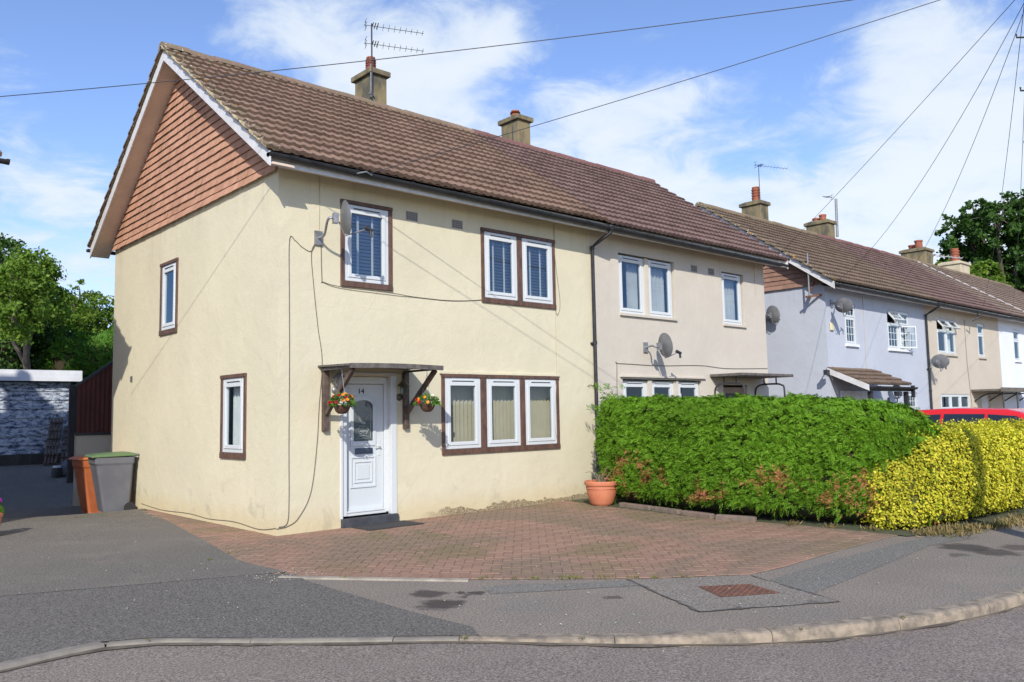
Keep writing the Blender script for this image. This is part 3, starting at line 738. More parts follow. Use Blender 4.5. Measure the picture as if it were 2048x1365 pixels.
def bargeboard(house, x, side, yw, W_, over_y, ze, zr, wid=.19, proj=.35, mat='white_board', under='soffit'):
    """verge boards and sloping box soffit on a gable at wall plane x; side -1 left, +1 right"""
    ym = yw + W_ / 2; yf, yb = yw - over_y, yw + W_ + over_y; m = MB(); s = MB()
    xo = x + side * proj; sl_ = (zr - ze) / (ym - yf)
    for (ya, yb_) in ((yf, ym), (yb, ym)):
        a0, a1 = sorted((xo, xo - side * .022))
        z0, z1 = ze - .03, zr - .03
        m.hexa([(a0, ya, z0 - wid), (a1, ya, z0 - wid), (a1, yb_, z1 - wid), (a0, yb_, z1 - wid), (a0, ya, z0), (a1, ya, z0), (a1, yb_, z1), (a0, yb_, z1)])
        b0, b1 = sorted((xo - side * .0225, x - side * .01)); h = wid - .03
        s.hexa([(b0, ya, z0 - h), (b1, ya, z0 - h), (b1, yb_, z1 - h), (b0, yb_, z1 - h), (b0, ya, z0 - h + .015), (b1, ya, z0 - h + .015), (b1, yb_, z1 - h + .015), (b0, yb_, z1 - h + .015)])
    m.build('bargeboard', M[mat], house); s.build('verge_soffit', M[under], house)
def tile_hanging(house, x, side, yw, W_, z0, ze, zr, over_y, gauge=.128, tw=.168, mat='tile_clay', seed=4):
    """plain clay tiles hung in courses over the gable triangle; every tile an island"""
    rr = random.Random(seed); m = MB(); ym = yw + W_ / 2; sl_ = (zr - ze) / (W_ / 2 + over_y); z = z0; row = 0
    def half(zz): return max(0, min(W_ / 2 + .02, (zr - .19 - zz) / sl_))
    while z < zr - .25:
        a = -W_ / 2 - tw + (tw / 2 if row % 2 else 0)
        while a < W_ / 2:
            h0, h1 = half(z), half(z + gauge)
            l0, r0 = max(a, -h0), min(a + tw - .002, h0); l1, r1 = max(a, -h1), min(a + tw - .002, h1)
            if r0 - l0 > .012:
                if r1 < l1: l1 = r1 = max(-h1, min(h1, (l0 + r0) / 2))
                kick = .03 if row == 0 else 0
                d0 = .038 + kick + rr.uniform(-.003, .004); d1 = .012 + kick * .3; zb = z + rr.uniform(-.004, .004); X = lambda d: x + side * d
                m.add([(X(d0), ym + l0, zb), (X(d0), ym + r0, zb), (X(d1), ym + r1, z + gauge), (X(d1), ym + l1, z + gauge), (X(d0 - .016), ym + l0, zb), (X(d0 - .016), ym + r0, zb)], ((0, 1, 2, 3), (0, 1, 5, 4)))
            a += tw
        z += gauge; row += 1
    return m.build('tile_hanging', M[mat], house)

def shell(house, mat, x0, x1, yw, W_, zb, zs, zr, over, front=(), left=(), right=(), left_gable=False, right_gable=False, extra=None):
    m = MB(); wall_holes(m, fF(yw), x0, x1, zb, zs, front, .13); ym = yw + W_ / 2
    zpk = zs + (W_ / 2) * (zr - zs) / (W_ / 2 + over) - .02
    wall_holes(m, lambda a, d, z: (a, yw + W_ + d, z), x0, x1, zb, zs, (), .1)
    for on, x, hol, f in ((left_gable, x0, left, fG(x0)), (right_gable, x1, right, fE(x1))):
        if on:
            wall_holes(m, f, yw, yw + W_, zb, zs, hol, .13); m.poly([(x, yw, zs), (x, ym, zpk + .1), (x, yw + W_, zs)])
        else: m.poly([(x, yw, zb), (x, yw + W_, zb), (x, yw + W_, zs), (x, ym, zpk), (x, yw, zs)])
    m.quad((x0, yw, zs - .2), (x1, yw, zs - .2), (x1, yw + W_, zs - .2), (x0, yw + W_, zs - .2)); m.quad((x0, yw, 2.45 + zb), (x1, yw, 2.45 + zb), (x1, yw + W_, 2.45 + zb), (x0, yw + W_, 2.45 + zb))
    return m.build('wall', M[mat], house)
def air_brick(house, f, a, z, w=.22, h=.14):
    m = MB(); m.fbox(f, a, a + w, -.01, .006, z, z + h); b = m.build('air_brick', M['vent'], house)
    m = MB()
    for i in range(6):
        for j in range(4): m.fbox(f, a + .016 + i * (w - .02) / 6, a + .016 + i * (w - .02) / 6 + .018, .0, .009, z + .014 + j * (h - .02) / 4, z + .014 + j * (h - .02) / 4 + .016)
    m.build('grille', M['slot'], b)
def cable(house, pts, r=.0045, mat='cable', sag=None, name='cable', label=None):
    m = MB(); m.tube(pts, r, 5); return m.build(name, M[mat], house, label=label)
def smoothpath(P, n=6):
    P = [Vector(p) for p in P]; out = []
    for i in range(len(P) - 1):
        p0, p1, p2, p3 = P[max(0, i - 1)], P[i], P[i + 1], P[min(len(P) - 1, i + 2)]
        for k in range(n):
            t = k / n; out.append(.5 * ((2 * p1) + (p2 - p0) * t + (2 * p0 - 5 * p1 + 4 * p2 - p3) * t * t + (3 * p1 - p0 - 3 * p2 + p3) * t**3))
    out.append(P[-1]); return out

# ------------------------------------------------------------------ the cream end house
GRP = 'rendered houses along the road'
WD = 7.03; ZS = 4.97; ZR = 7.80; OV = .45; ZE = 5.04
def mapg(xp): return fG(xp)
def build_cream():
    H = thing('semi_detached_house', 'cream rendered end house with clay tile-hung gable, brown-framed windows and white door numbered 14', 'house', (0, 0, 0), GRP)
    xs = 6.26
    w1 = (.958, 1.839, 3.415, 4.68); w2 = (3.589, 5.308, 3.386, 4.632); w3 = (2.739, 5.328, .934, 2.191); dr = (.99, 1.858, .08, 2.13)
    g1 = (3.623, 4.428, 3.013, 4.273); g2 = (.935, 1.794, .98, 2.198)
    shell(H, 'cream', 0, xs, 0, WD, -.3, ZS, ZR, OV, (w1, w2, w3, dr), (g1, g2), (), True, False)
    f = fF(0); fg = fG(0)
    brown_window(H, f, *w1, [(1.022, 1.776)], 'venetian', 'glass_up', 'upstairs brown-framed window behind the satellite dish')
    brown_window(H, f, *w2, [(3.652, 4.392), (4.504, 5.246)], 'venetian', 'glass_up', 'upstairs pair of casements in brown frames with venetian blinds')
    brown_window(H, f, *w3, [(2.80, 3.532), (3.652, 4.402), (4.512, 5.266)], 'vertical', 'glass', 'ground floor run of three casements with cream vertical blinds')
    brown_window(H, fg, *g1, [(3.69, 4.362)], None, 'glass', 'upper window in the gable wall')
    brown_window(H, fg, *g2, [(1.0, 1.73)], 'curtain', 'glass', 'lower window in the gable wall')
    # flaking render lip above the ground floor window
    m = MB()
    for i in range(16):
        a = 2.70 + i * .166; m.fbox(f, a, a + .1659, -.01, .028 + random.uniform(-.006, .006), 2.197, 2.222 + random.uniform(0, .012))
    m.build('drip_lip', M['cream'], H)
    # door
    d = -.10; m = MB(); L0, L1, LB, LT = 1.075, 1.735, .20, 2.02
    m.fbox(f, L0, L1, d - .045, d, LB, LT)
    for (a0, a1, b, t) in ((1.175, 1.60, .535, .985),): ring(m, f, a0, a1, b, t, .028, d, d + .014); ring(m, f, a0 + .06, a1 - .06, b + .07, t - .07, .022, d, d + .012); m.fbox(f, a0 + .11, a1 - .11, d, d + .009, b + .12, t - .12)
    # arched surround of the light
    def arch(a0, a1, b, t, rise, n=14):
        c = (a0 + a1) / 2; return [(a0, b), (a1, b)] + [(c + (a1 - a0) / 2 * math.cos(math.pi * i / n), t - rise + rise * math.sin(math.pi * i / n)) for i in range(n + 1)]
    o = arch(1.175, 1.60, 1.13, 1.86, .11); i_ = arch(1.225, 1.55, 1.20, 1.79, .09); n = len(o)
    for k in range(n):
        k2 = (k + 1) % n; q = []
        for dd in (d, d + .018): q += [f(o[k][0], dd, o[k][1]), f(o[k2][0], dd, o[k2][1]), f(i_[k2][0], dd, i_[k2][1]), f(i_[k][0], dd, i_[k][1])]
        m.hexa(q)
    m.fbox(f, L0 + .02, L1 - .02, d, d + .012, LB + .0, LB + .06)
    door = m.build('door', M['door'], H, bevel=.004)
    m = MB(); fw_ = .062
    m.fbox(f, .995, .995 + .078, -.13, -.012, .16, 2.125); m.fbox(f, 1.858 - .118, 1.853, -.13, -.075, .16, 2.125); m.fbox(f, 1.0731, 1.739, -.13, -.03, 2.025, 2.125); m.fbox(f, 1.0731, 1.739, -.13, -.03, .155, .198)
    m.fbox(f, 1.80, 1.900, -.0745, .014, .13, 2.155); m.fbox(f, .955, .9949, -.02, .014, .13, 2.155); m.fbox(f, .955, 1.900, -.02, .016, 2.1551, 2.19)
    m.fbox(f, 1.076, 1.70, -.075, -.02, .1981, .225)
    m.build('door_frame', M['upvc'], door, bevel=.006)
    m = MB(); m.poly([f(a, d + .006, z) for a, z in i_]); m.build('door_glass', M['door_glass'], door)
    m = MB()   # leaded scrolls in the light
    def lead(P, r=.0045): m.tube([f(a, d + .009, z) for a, z in P], r, 5)
    cx = 1.3875
    lead(arch(1.262, 1.513, 1.235, 1.745, .08)); lead([(cx, 1.60), (cx - .06, 1.52), (cx, 1.40), (cx + .06, 1.52), (cx, 1.60)]); 
    for s in (-1, 1):
        lead([(cx, 1.40), (cx + s * .05, 1.42), (cx + s * .09, 1.36), (cx + s * .05, 1.30), (cx, 1.33)]); lead([(cx + s * .03, 1.66), (cx + s * .09, 1.62), (cx + s * .07, 1.55)]); lead([(cx, 1.28), (cx + s * .10, 1.26)])
    lead([(cx - .035, 1.46), (cx + .035, 1.46)], .016); lead([(cx - .06, 1.34), (cx + .06, 1.34)], .010)
    m.build('leaded_pattern', M['lead'], door)
    m = MB(); ring(m, f, 1.25, 1.545, 1.015, 1.10, .016, d, d + .016); m.fbox(f, 1.266, 1.529, d, d + .009, 1.031, 1.084); m.build('letter_plate', M['letter'], door, bevel=.003)
    m = MB(); m.fbox(f, 1.64, 1.675, d, d + .008, .98, 1.22); m.tube([f(1.657, d + .008, 1.12), f(1.657, d + .05, 1.12), f(1.56, d + .05, 1.12)], .009, 8); m.build('door_handle', M['upvc'], door)
    cu = bpy.data.curves.new('house_number', 'FONT'); cu.body = '14'; cu.size = .105; cu.extrude = .004; cu.align_x = 'CENTER'
    tmp = bpy.data.objects.new('tmp', cu); C.objects.link(tmp); bpy.context.view_layer.update()
    me = bpy.data.meshes.new_from_object(tmp.evaluated_get(bpy.context.evaluated_depsgraph_get())); bpy.data.objects.remove(tmp)
    for v in me.vertices: v.co = Vector((1.355 + v.co.x * 1.1, .10 - .004 - v.co.z, 1.885 + v.co.y))
    me.materials.clear(); me.materials.append(M['black']); nb = bpy.data.objects.new('house_number', me); C.objects.link(nb); nb.parent = door; WL[nb.name] = (0, 0, 0)
    m = MB(); m.fbox(f, .965, 1.905, -.13, .05, .0, .128); m.build('door_step', M['step'], H, bevel=.008)
    # flat canopy over the door
    m = MB(); n = 12; x0, x1, dep, z = .60, 2.13, .86, 2.225
    def bow(a): return .012 * math.sin(math.pi * (a - x0) / (x1 - x0))
    for i in range(n):
        a, b = x0 + (x1 - x0) * i / n, x0 + (x1 - x0) * (i + 1) / n
        m.hexa([f(a, 0, z + bow(a) + .02), f(b, 0, z + bow(b) + .02), f(b, dep, z + bow(b)), f(a, dep, z + bow(a)), f(a, 0, z + bow(a) + .045), f(b, 0, z + bow(b) + .045), f(b, dep, z + bow(b) + .028), f(a, dep, z + bow(a) + .028)])
        m.hexa([f(a, dep - .02, z + bow(a) - .035), f(b, dep - .02, z + bow(b) - .035), f(b, dep + .004, z + bow(b) - .035), f(a, dep + .004, z + bow(a) - .035), f(a, dep - .02, z + bow(a) - .0005), f(b, dep - .02, z + bow(b) - .0005), f(b, dep + .004, z + bow(b) + .0305), f(a, dep + .004, z + bow(a) + .0305)])
    for a in (.66, 2.05): m.fbox(f, a - .025, a + .025, .02, dep - .03, z - .03, z - .0005)
    can = m.build('canopy', M['canopy'], H)
    for a in (.70, 2.05):
        b = MB(); b.fbox(f, a - .04, a + .04, .0, .07, 1.36, 2.20); b.bar(f(a, .065, 1.60), f(a, dep - .09, 2.195), .055, .065); b.build('canopy_bracket', M['dark_wood'], can, bevel=.004)
    # gable
    tile_hanging(H, 0, -1, 0, WD, 4.915, ZE, ZR, OV)
    bargeboard(H, 0, -1, 0, WD, OV, ZE, ZR)
    m = MB(); tile_roof(m, -.40, xs, (-OV, ZE), (WD / 2, ZR), seed=3); tile_roof(m, -.40, xs, (WD + OV, ZE), (WD / 2, ZR), seed=5); m.build('roof', M['tile_brown'], H)
    m = MB(); ridge_tiles(m, -.40, xs + .05, WD / 2, ZR - .02); m.build('ridge', M['ridge_lichen'], H, smooth=True)
    m = MB()   # lichen-grown mortar along the verge
    P = [(-.385, -OV + (WD / 2 + OV) * i / 60, ZE + .012 + (ZR - ZE) * i / 60 + random.uniform(-.008, .008)) for i in range(61)]
    m.tube(P, [random.uniform(.010, .032) for _ in P], 6)
    m.build('verge_mortar', M['mortar'], H)
    eaves(H, -.33, xs + .001, 0, ZS, 5.0, 4.95, gx=(-.02, 0), trim=(.31, 0))
    m = MB(); gutter_mesh(m, -.40, xs, WD + OV + .02, 5.0, 5.0); m.build('gutter', M['gutter'], H, smooth=True)
    chimney(H, 3.77, 4.14, 3.56, 4.20, 7.3, 8.62, [(3.92, 3.82, .10, .30, True)])
    downpipe(H, xs, 0, 4.98, .02, -.42)
    for a in (2.10, 2.99): air_brick(H, f, a, 4.545)
    air_brick(H, fg, 5.82, 2.27, .13, .12)
    # cables clipped to the wall
    y = -.008
    cable(H, smoothpath([(.60, y, 4.10), (.50, y, 3.87), (.36, y, 3.90), (.25, y, 3.98), (.164, y, 3.976), (.165, y, 3.2), (.172, y, 2.4), (.17, y, 1.2), (.175, y, .45), (.15, y, .16), (.03, y, .12)]))
    cable(H, smoothpath([(.62, y, 4.05), (.50, y, 3.86), (.53, y, 3.4), (.60, y, 2.8), (.666, y - .0, 2.33), (.62, y, 1.7), (.59, y, 1.2), (.50, y, .55), (.32, y, .22), (.16, y, .12), (.0, y, .10)]))
    cable(H, smoothpath([(.645, y, 3.98), (.66, y, 3.48), (.68, y, 3.445), (.96, -.025, 3.40), (1.84, -.03, 3.38), (2.25, y, 3.36), (2.95, y, 3.36), (3.56, y, 3.42), (3.65, -.04, 3.47)]), .006)
    cable(H, smoothpath([(.62, y, 4.96), (.62, y, 4.5), (.61, y, 4.12)], 3), .004, 'cable_cream')
    cable(H, smoothpath([(5.31, y, 4.93), (5.32, y, 4.3), (5.42, y, 3.55), (5.36, y, 3.30), (5.26, -.04, 3.36)]), .004)
    cable(H, smoothpath([(5.30, y, 3.3), (5.29, y, 2.6), (5.28, y, 2.18), (5.20, -.03, 1.4), (5.24, -.03, 1.1)]), .004, 'cable_cream')
    cable(H, smoothpath([(y, 5.2, .09), (y, 4.2, .05), (y, 3.0, .08), (y, 2.2, .06), (y, 1.3, .09), (y, .5, .055), (y, 0, .11)]))
    # wire bracket under the gutter
    m = MB(); m.tube([(.95, -.38, 4.94), (.95, -.47, 4.95), (1.08, -.50, 4.99), (1.18, -.49, 4.96)], .012, 6); m.build('wire_bracket', M['metal'], H)
    return H
M['door_glass'] = glass_mat('door_glass', (.6, .7, .8), .10, .5)
M['lead'] = simple('lead_came', (.30, .33, .34), rough=.5)
M['letter'] = simple('letter_plate', (.10, .13, .18), rough=.3, metal=.3)
M['canopy'] = simple('canopy_felt', (.075, .066, .06), (.14, .125, .115), 12, .85, .4, 50)
M['mortar'] = simple('lichen_mortar', (.26, .23, .13), (.42, .36, .24), 12, .95)
M['ridge_lichen'] = tile_mat('ridge_tile', (.20, .135, .10), (.27, .19, .14), 1.0, -.4, 7.4)
M['ridge_purple'] = tile_mat('ridge_tile_purple', (.175, .085, .075), (.20, .10, .09), 0)
build_cream()

# ------------------------------------------------------------------ the beige half of the pair
def build_beige():
    x0, x1 = 6.26, 12.30; f = fF(0)
    H = thing('semi_detached_house', 'beige rendered house under a purple-brown roof, joined to the cream one, behind the green hedge', 'house', (x0, 0, 0), GRP)
    wa = (7.06, 8.83, 3.40, 4.63); wb = (10.55, 11.42, 3.41, 4.62); wc = (7.08, 9.64, .95, 2.18); dr = (10.45, 11.4, 0, 2.1)
    shell(H, 'beige', x0 + .002, x1, 0, WD, -.3, ZS, ZR, OV, (wa, wb, wc, dr), (), (), False, True)
    white_window(H, f, [(7.10, 7.88), (7.99, 8.79)], 3.455, 4.60, ['curtain_right', 'curtain'], 'glass_up', label='upstairs pair of white casements with pale curtains')
    white_window(H, f, [(10.59, 11.38)], 3.455, 4.60, ['curtain'], 'glass_up', label='single upstairs white casement')
    white_window(H, f, [(7.12, 7.86), (7.98, 8.72), (8.84, 9.60)], 1.0, 2.155, [None, None, 'curtain_left'], label='ground floor run of three white casements above the hedge')
    m = MB(); m.fbox(f, 7.0, 9.75, -.005, .05, 2.215, 2.245); m.build('drip_lip', M['beige'], H)
    m = MB(); m.fbox(f, 10.5, 11.35, -.12, -.08, 0, 2.05); door = m.build('door', M['brown_door'], H)
    m = MB(); m.fbox(f, 10.65, 11.2, -.081, -.074, 1.80, 1.92); m.build('door_glass', M['slot'], door)
    # steel-tube canopy
    m = MB(); m.fbox(f, 9.95, 12.02, .0, .80, 2.26, 2.32); can = m.build('canopy', M['canopy'], H, bevel=.01)
    for a in (10.1, 11.7):
        b = MB(); b.tube(smoothpath([f(a, .02, 1.5), f(a, .02, 1.95), f(a, .10, 2.08), f(a, .25, 2.11), f(a, .55, 2.11), f(a, .68, 2.08), f(a, .74, 1.98), f(a, .74, 1.3)], 5), .02, 8)
        b.tube([f(a, .25, 2.11), f(a, .25, 2.26)], .018, 6); b.tube([f(a, .55, 2.11), f(a, .55, 2.26)], .018, 6); b.build('canopy_bracket', M['darkmetal'], can, smooth=True)
    m = MB(); tile_roof(m, x0, x1 + .42, (-OV, ZE - .02), (WD / 2, ZR), tw=.30, seed=8); tile_roof(m, x0, x1 + .42, (WD + OV, ZE), (WD / 2, ZR), seed=9, coarse=True); m.build('roof', M['tile_purple'], H)
    m = MB(); ridge_tiles(m, x0 + .06, x1 + .42, WD / 2, ZR - .02, seed=6); m.build('ridge', M['ridge_purple'], H, smooth=True)
    bargeboard(H, x1, 1, 0, WD, OV, ZE, ZR); tile_hanging(H, x1, 1, 0, WD, 4.915, ZE, ZR, OV, seed=12)
    eaves(H, x0 + .002, x1 + .32, 0, ZS, 4.95, 4.915, trim=(0, .30))
    chimney(H, 7.80, 8.20, 3.56, 4.16, 7.3, 8.60, [(7.96, 3.82, .11, .15, True)])
    m = MB(); m.tube([(7.62, 3.56, 7.75), (7.62, 3.56, 8.25)], .014, 6); m.tube([(7.58, 3.56, 7.85), (7.76, 3.56, 7.88)], .02, 6); m.build('cable_post', M['darkmetal'], H)
    for a in (9.42, 10.05): air_brick(H, f, a, 4.50)
    cable(H, smoothpath([f(6.9, .008, 1.6), f(6.92, .008, 2.42), f(7.0, .008, 2.47), f(8.2, .008, 2.46), f(9.6, .008, 2.50), f(10.6, .008, 2.46), f(12.28, .008, 2.50)]), .006, 'cable')
    cable(H, smoothpath([f(11.9, .008, 4.9), f(11.9, .008, 4.2)]), .004, 'cable_cream')
M['brown_door'] = simple('brown_door', (.36, .26, .20), (.28, .20, .15), 5, .6)
build_beige()

# ------------------------------------------------------------------ the terrace further along
YC = .10; ZO = -.23
def far_window(house, f, bays, zb, zt, trans=None, lattice=False, openv=(), opens=(), wallmat='stone', d=-.03, curtain=None, label=None):
    a0, a1 = bays[0][0], bays[-1][1]
    m = MB(); m.fbox(f, a0 - .05, a1 + .05, -.06, .06, zb - .07, zb - .002); win = m.build('window', M[wallmat], house, label=label)
    fr = MB(); bars = MB(); pn = MB(); ov = MB(); rr = random.Random(int(a0 * 50))
    for i, (b0, b1) in enumerate(bays):
        zt2 = trans or zt
        ring(fr, f, b0, b1, zb, zt, .05, d - .06, d + .012)
        if trans: fr.fbox(f, b0 + .0501, b1 - .0501, d - .05, d + .010, trans - .035, trans + .035)
        def panel(lo, hi, g, dd, wid=.045):
            ring(fr if g is f else ov, g, b0 + .045, b1 - .045, lo, hi, wid, dd - .02, dd + .022)
            pn.quad(*[g(a, dd, z) for a, z in ((b0 + .09, lo + wid), (b1 - .09, lo + wid), (b1 - .09, hi - wid), (b0 + .09, hi - wid))])
            if lattice:
                t = bars if g is f else ov
                for q in (1, 2): a = b0 + .09 + (b1 - b0 - .18) * q / 3; t.fbox(g, a - .009, a + .009, dd - .004, dd + .006, lo + wid, hi - wid)
                nz = max(2, round((hi - lo) / .26))
                for q in range(1, nz): z = lo + wid + (hi - lo - 2 * wid) * q / nz; t.fbox(g, b0 + .09, b1 - .09, dd - .003, dd + .0055, z - .009, z + .009)
        def top(hz, th):
            return lambda a, dd, z: f(a, d + .02 + (hz - z) * math.sin(th) + (dd - d) * math.cos(th), hz - (hz - z) * math.cos(th) + (dd - d) * math.sin(th))
        def side(ha, th):
            return lambda a, dd, z: f(ha + (a - ha) * math.cos(th) - (dd - d) * math.sin(th), d + .02 + (a - ha) * math.sin(th) + (dd - d) * math.cos(th), z)
        if trans:
            panel(trans + .02, zt - .04, top(zt - .04, R(38)) if i in openv else f, d)
            panel(zb + .04, trans - .02, side(b0 + .045, R(20)) if i in opens else f, d)
        else: panel(zb + .04, zt - .04, f, d)
        if curtain: 
            c = MB(); q0, q1 = (b0 + .05, b0 + (b1 - b0) * rr.uniform(.3, .5)) if i % 2 == 0 else (b1 - (b1 - b0) * rr.uniform(.3, .5), b1 - .05); n = 16; vs = []
            for k in range(n + 1): a = q0 + (q1 - q0) * k / n; o = d - .16 + .03 * math.sin(k * 1.3); vs += [f(a, o, zb), f(a, o, zt)]
            c.add(vs, [(2 * k, 2 * k + 2, 2 * k + 3, 2 * k + 1) for k in range(n)]); c.build('curtain', M['curtain'], win)
    fr.build('window_frame', M['upvc'], win)
    pn.build('pane', M['glass'], win)
    if bars.v: bars.build('glazing_bars', M['upvc'], win)
    if ov.v: ov.build('open_sash', M['upvc'], win)
    return win
def terrace_house(label, x0, x1, mat, tile, holes, left_gable=False, right_gable=False, tseed=1, tw=.30, zo=ZO):
    H = thing('terraced_house', label, 'house', (x0, YC, 0), GRP)
    shell(H, mat, x0 + (.0 if left_gable else .002), x1, YC, WD, -.5, ZS + zo, ZR + zo, OV, holes, (), (), left_gable, right_gable)
    m = MB(); a, b = x0 - (.42 if left_gable else 0), x1 + (.42 if right_gable else 0); ym = YC + WD / 2
    tile_roof(m, a, b, (YC - OV, ZE + zo), (ym, ZR + zo), tw=tw, seed=tseed, coarse=True)
    m.quad((a, YC + WD + OV, ZE + zo), (b, YC + WD + OV, ZE + zo), (b, ym, ZR + zo), (a, ym, ZR + zo)); m.build('roof', M[tile], H)
    m = MB(); ridge_tiles(m, a, b, ym, ZR + zo - .02, seed=tseed); m.build('ridge', M['ridge_purple' if tile == 'tile_purple' else 'ridge_olive'], H)
    eaves(H, x0 - (.33 if left_gable else -.002), x1 + (.33 if right_gable else 0), YC, ZS + zo, 4.965 + zo, 4.94 + zo, soffit_mat='white_board' if mat == 'lilac' else 'soffit', trim=(.31 if left_gable else 0, .31 if right_gable else 0))
    if left_gable: bargeboard(H, x0, -1, YC, WD, OV, ZE + zo, ZR + zo, under='brown_soffit'); tile_hanging(H, x0, -1, YC, WD, 4.80, ZE + zo, ZR + zo, OV, mat='tile_gable_brown', seed=21)
    if right_gable: bargeboard(H, x1, 1, YC, WD, OV, ZE + zo, ZR + zo)
    return H
M['ridge_olive'] = tile_mat('ridge_tile_olive', (.19, .14, .09), (.26, .20, .13), 1.0, 15.0, 7.2)
M['brown_soffit'] = simple('dark_soffit', (.10, .07, .055), (.07, .05, .04), 3, .7)
M['tile_gable_brown'] = tile_mat('gable_tile_brown', (.24, .14, .10), (.30, .18, .135), 0)
def build_terrace():
    f = fF(YC)
    cx0, dx0, ex0, fx0, fx1 = 15.43, 21.85, 28.50, 35.0, 41.5
    c1 = (16.484, 17.121, 3.26, 4.376); c2 = (19.108, 20.637, 3.241, 4.39); cg = (20.19, 20.9, .9, 1.97)
    Hc = terrace_house('lilac rendered house with a tiled lean-to porch, brown gable tiles and a weathered olive-brown roof', cx0, dx0, 'lilac', 'tile_olive', (c1, c2, cg), True, tseed=31)
    far_window(Hc, f, [(16.49, 17.115)], 3.27, 4.37, 4.0, True, wallmat='white_paint', curtain=1)
    far_window(Hc, f, [(19.11, 19.87), (19.87, 20.63)], 3.25, 4.385, 3.98, True, (0,), (1,), 'white_paint', curtain=1)
    far_window(Hc, f, [(20.2, 20.89)], .9, 1.96, 1.5, True, wallmat='white_paint')
    chimney(Hc, 18.5, 18.98, 3.66, 4.36, 7.1, 8.30, [(18.66, 3.9, .13, .46, True)])
    downpipe(Hc, dx0 - .05, YC, 4.76, .0, YC - .42)
    # porch
    m = MB(); px0, px1 = 15.40, 17.95; tile_roof(m, px0, px1, (-.95, 2.13), (YC, 2.60), seed=41, gauge=.3); po = m.build('porch_roof', M['tile_olive'], Hc)
    m = MB(); m.hexa([(px0 - .03, -.96, 1.97), (px0 - .005, -.96, 1.97), (px0 - .005, YC, 2.44), (px0 - .03, YC, 2.44), (px0 - .03, -.96, 2.12), (px0 - .005, -.96, 2.12), (px0 - .005, YC, 2.59), (px0 - .03, YC, 2.59)]); m.build('porch_bargeboard', M['white_board'], po)
    m = MB(); m.box(px0, px1 + .12, -.93, -.88, 1.96, 2.08); gutter_mesh(m, px0 + .05, px1 + .15, -1.0, 2.08, 2.07); m.box(px1 + .02, px1 + .10, -1.0, -.92, 1.80, 2.12); m.build('porch_gutter', M['gutter'], po)
    for a in (15.62, 17.75): m = MB(); m.box(a, a + .10, -.90, -.80, .0, 1.955); m.build('porch_post', M['gutter'], po)
    m = MB(); m.box(16.0, 17.7, YC - .04, YC - .003, 0, 2.0); m.build('door', M['white_paint'], Hc)
    m = MB(); m.box(15.60, 15.78, YC - .05, YC - .001, 3.58, 3.80); m.build('alarm_box', M['alarm'], Hc, bevel=.02)
    m = MB(); m.tube([(15.38, .13, 2.52), (15.1, .05, 2.50)], .015, 6); m.box(15.05, 15.20, -.05, .05, 2.40, 2.53); m.build('security_camera', M['darkmetal'], Hc)
    m = MB(); m.box(17.05, 17.25, -.99, -.86, 1.83, 1.95); m.build('security_light', M['darkmetal'], Hc)
    m = MB(); m.tube(smoothpath([(17.6, YC - .02, 4.72), (17.6, YC - .006, 4.4), (17.6, YC - .006, 2.6)], 3), .006, 5); m.build('cable', M['cable_cream'], Hc)
    # beige
    d1 = (22.74, 24.29, 3.235, 4.379); d2 = (26.321, 26.97, 3.236, 4.417); dg = (22.725, 25.193, .85, 1.933); dd = (26.3, 27.2, 0, 1.9)
    Hd = terrace_house('beige mid-terrace house with purple-red roof and both top window vents propped open', dx0, ex0, 'stone', 'tile_purple', (d1, d2, dg, dd), tseed=32)
    far_window(Hd, f, [(22.75, 23.51), (23.51, 24.28)], 3.245, 4.375, 3.99, False, (0, 1), wallmat='stone', curtain=1)
    far_window(Hd, f, [(26.33, 26.96)], 3.245, 4.41, 4.03, wallmat='stone', curtain=1)
    far_window(Hd, f, [(22.73, 23.55), (23.55, 24.37), (24.37, 25.19)], .85, 1.93, 1.45, wallmat='stone')
    chimney(Hd, 22.98, 23.50, 3.66, 4.5, 7.1, 8.32, [(23.1, 3.9, .12, .2, False), (23.3, 4.25, .13, .16, False)])
    m = MB(); m.box(26.3, 27.2, YC + .08, YC + .12, 0, 1.9); m.build('door', M['white_paint'], Hd)
    m = MB(); m.box(25.35, 30.4, -.86, YC, 2.02, 2.09); m.box(25.3, 30.45, -.9, -.83, 1.99, 2.13); can = m.build('canopy', M['canopy_mossy'], Hd)
    for x in (25.6, 27.0, 28.6, 30.2):
        m = MB(); m.tube(smoothpath([(x, YC - .02, 1.7), (x, -.3, 1.92), (x, -.74, 1.93), (x, -.8, 1.80), (x, -.8, 0)], 5), .025, 6); m.build('canopy_post', M['darkmetal'], can)
    m = MB(); m.tube([(25.25, -.3, 4.62), (25.1, -.42, 4.50), (25.0, -.2, 4.40)], .03, 6); m.build('wire_bracket', M['darkmetal'], Hd)
    m = MB(); m.tube(smoothpath([(25.15, YC - .006, 4.45), (25.16, YC - .006, 3), (25.3, YC - .006, 1.9), (25.4, YC - .006, .5)], 3), .008, 5); m.build('cable', M['cable'], Hd)
    # white, then one more beige
    e1 = (30.06, 30.76, 3.22, 4.41)
    He = terrace_house('white rendered mid-terrace house at the right edge under a grey-brown roof', ex0, fx0, 'offwhite', 'tile_grey', (e1,), tseed=33)
    far_window(He, f, [(30.07, 30.75)], 3.23, 4.4, 4.0, wallmat='white_paint', curtain=1)
    chimney(He, 31.6, 32.4, 3.66, 4.7, 7.1, 8.36, [(31.8, 4.0, .16, .35, False), (32.15, 4.4, .16, .25, False)])
    m = MB(); z0 = 4.90
    P = []
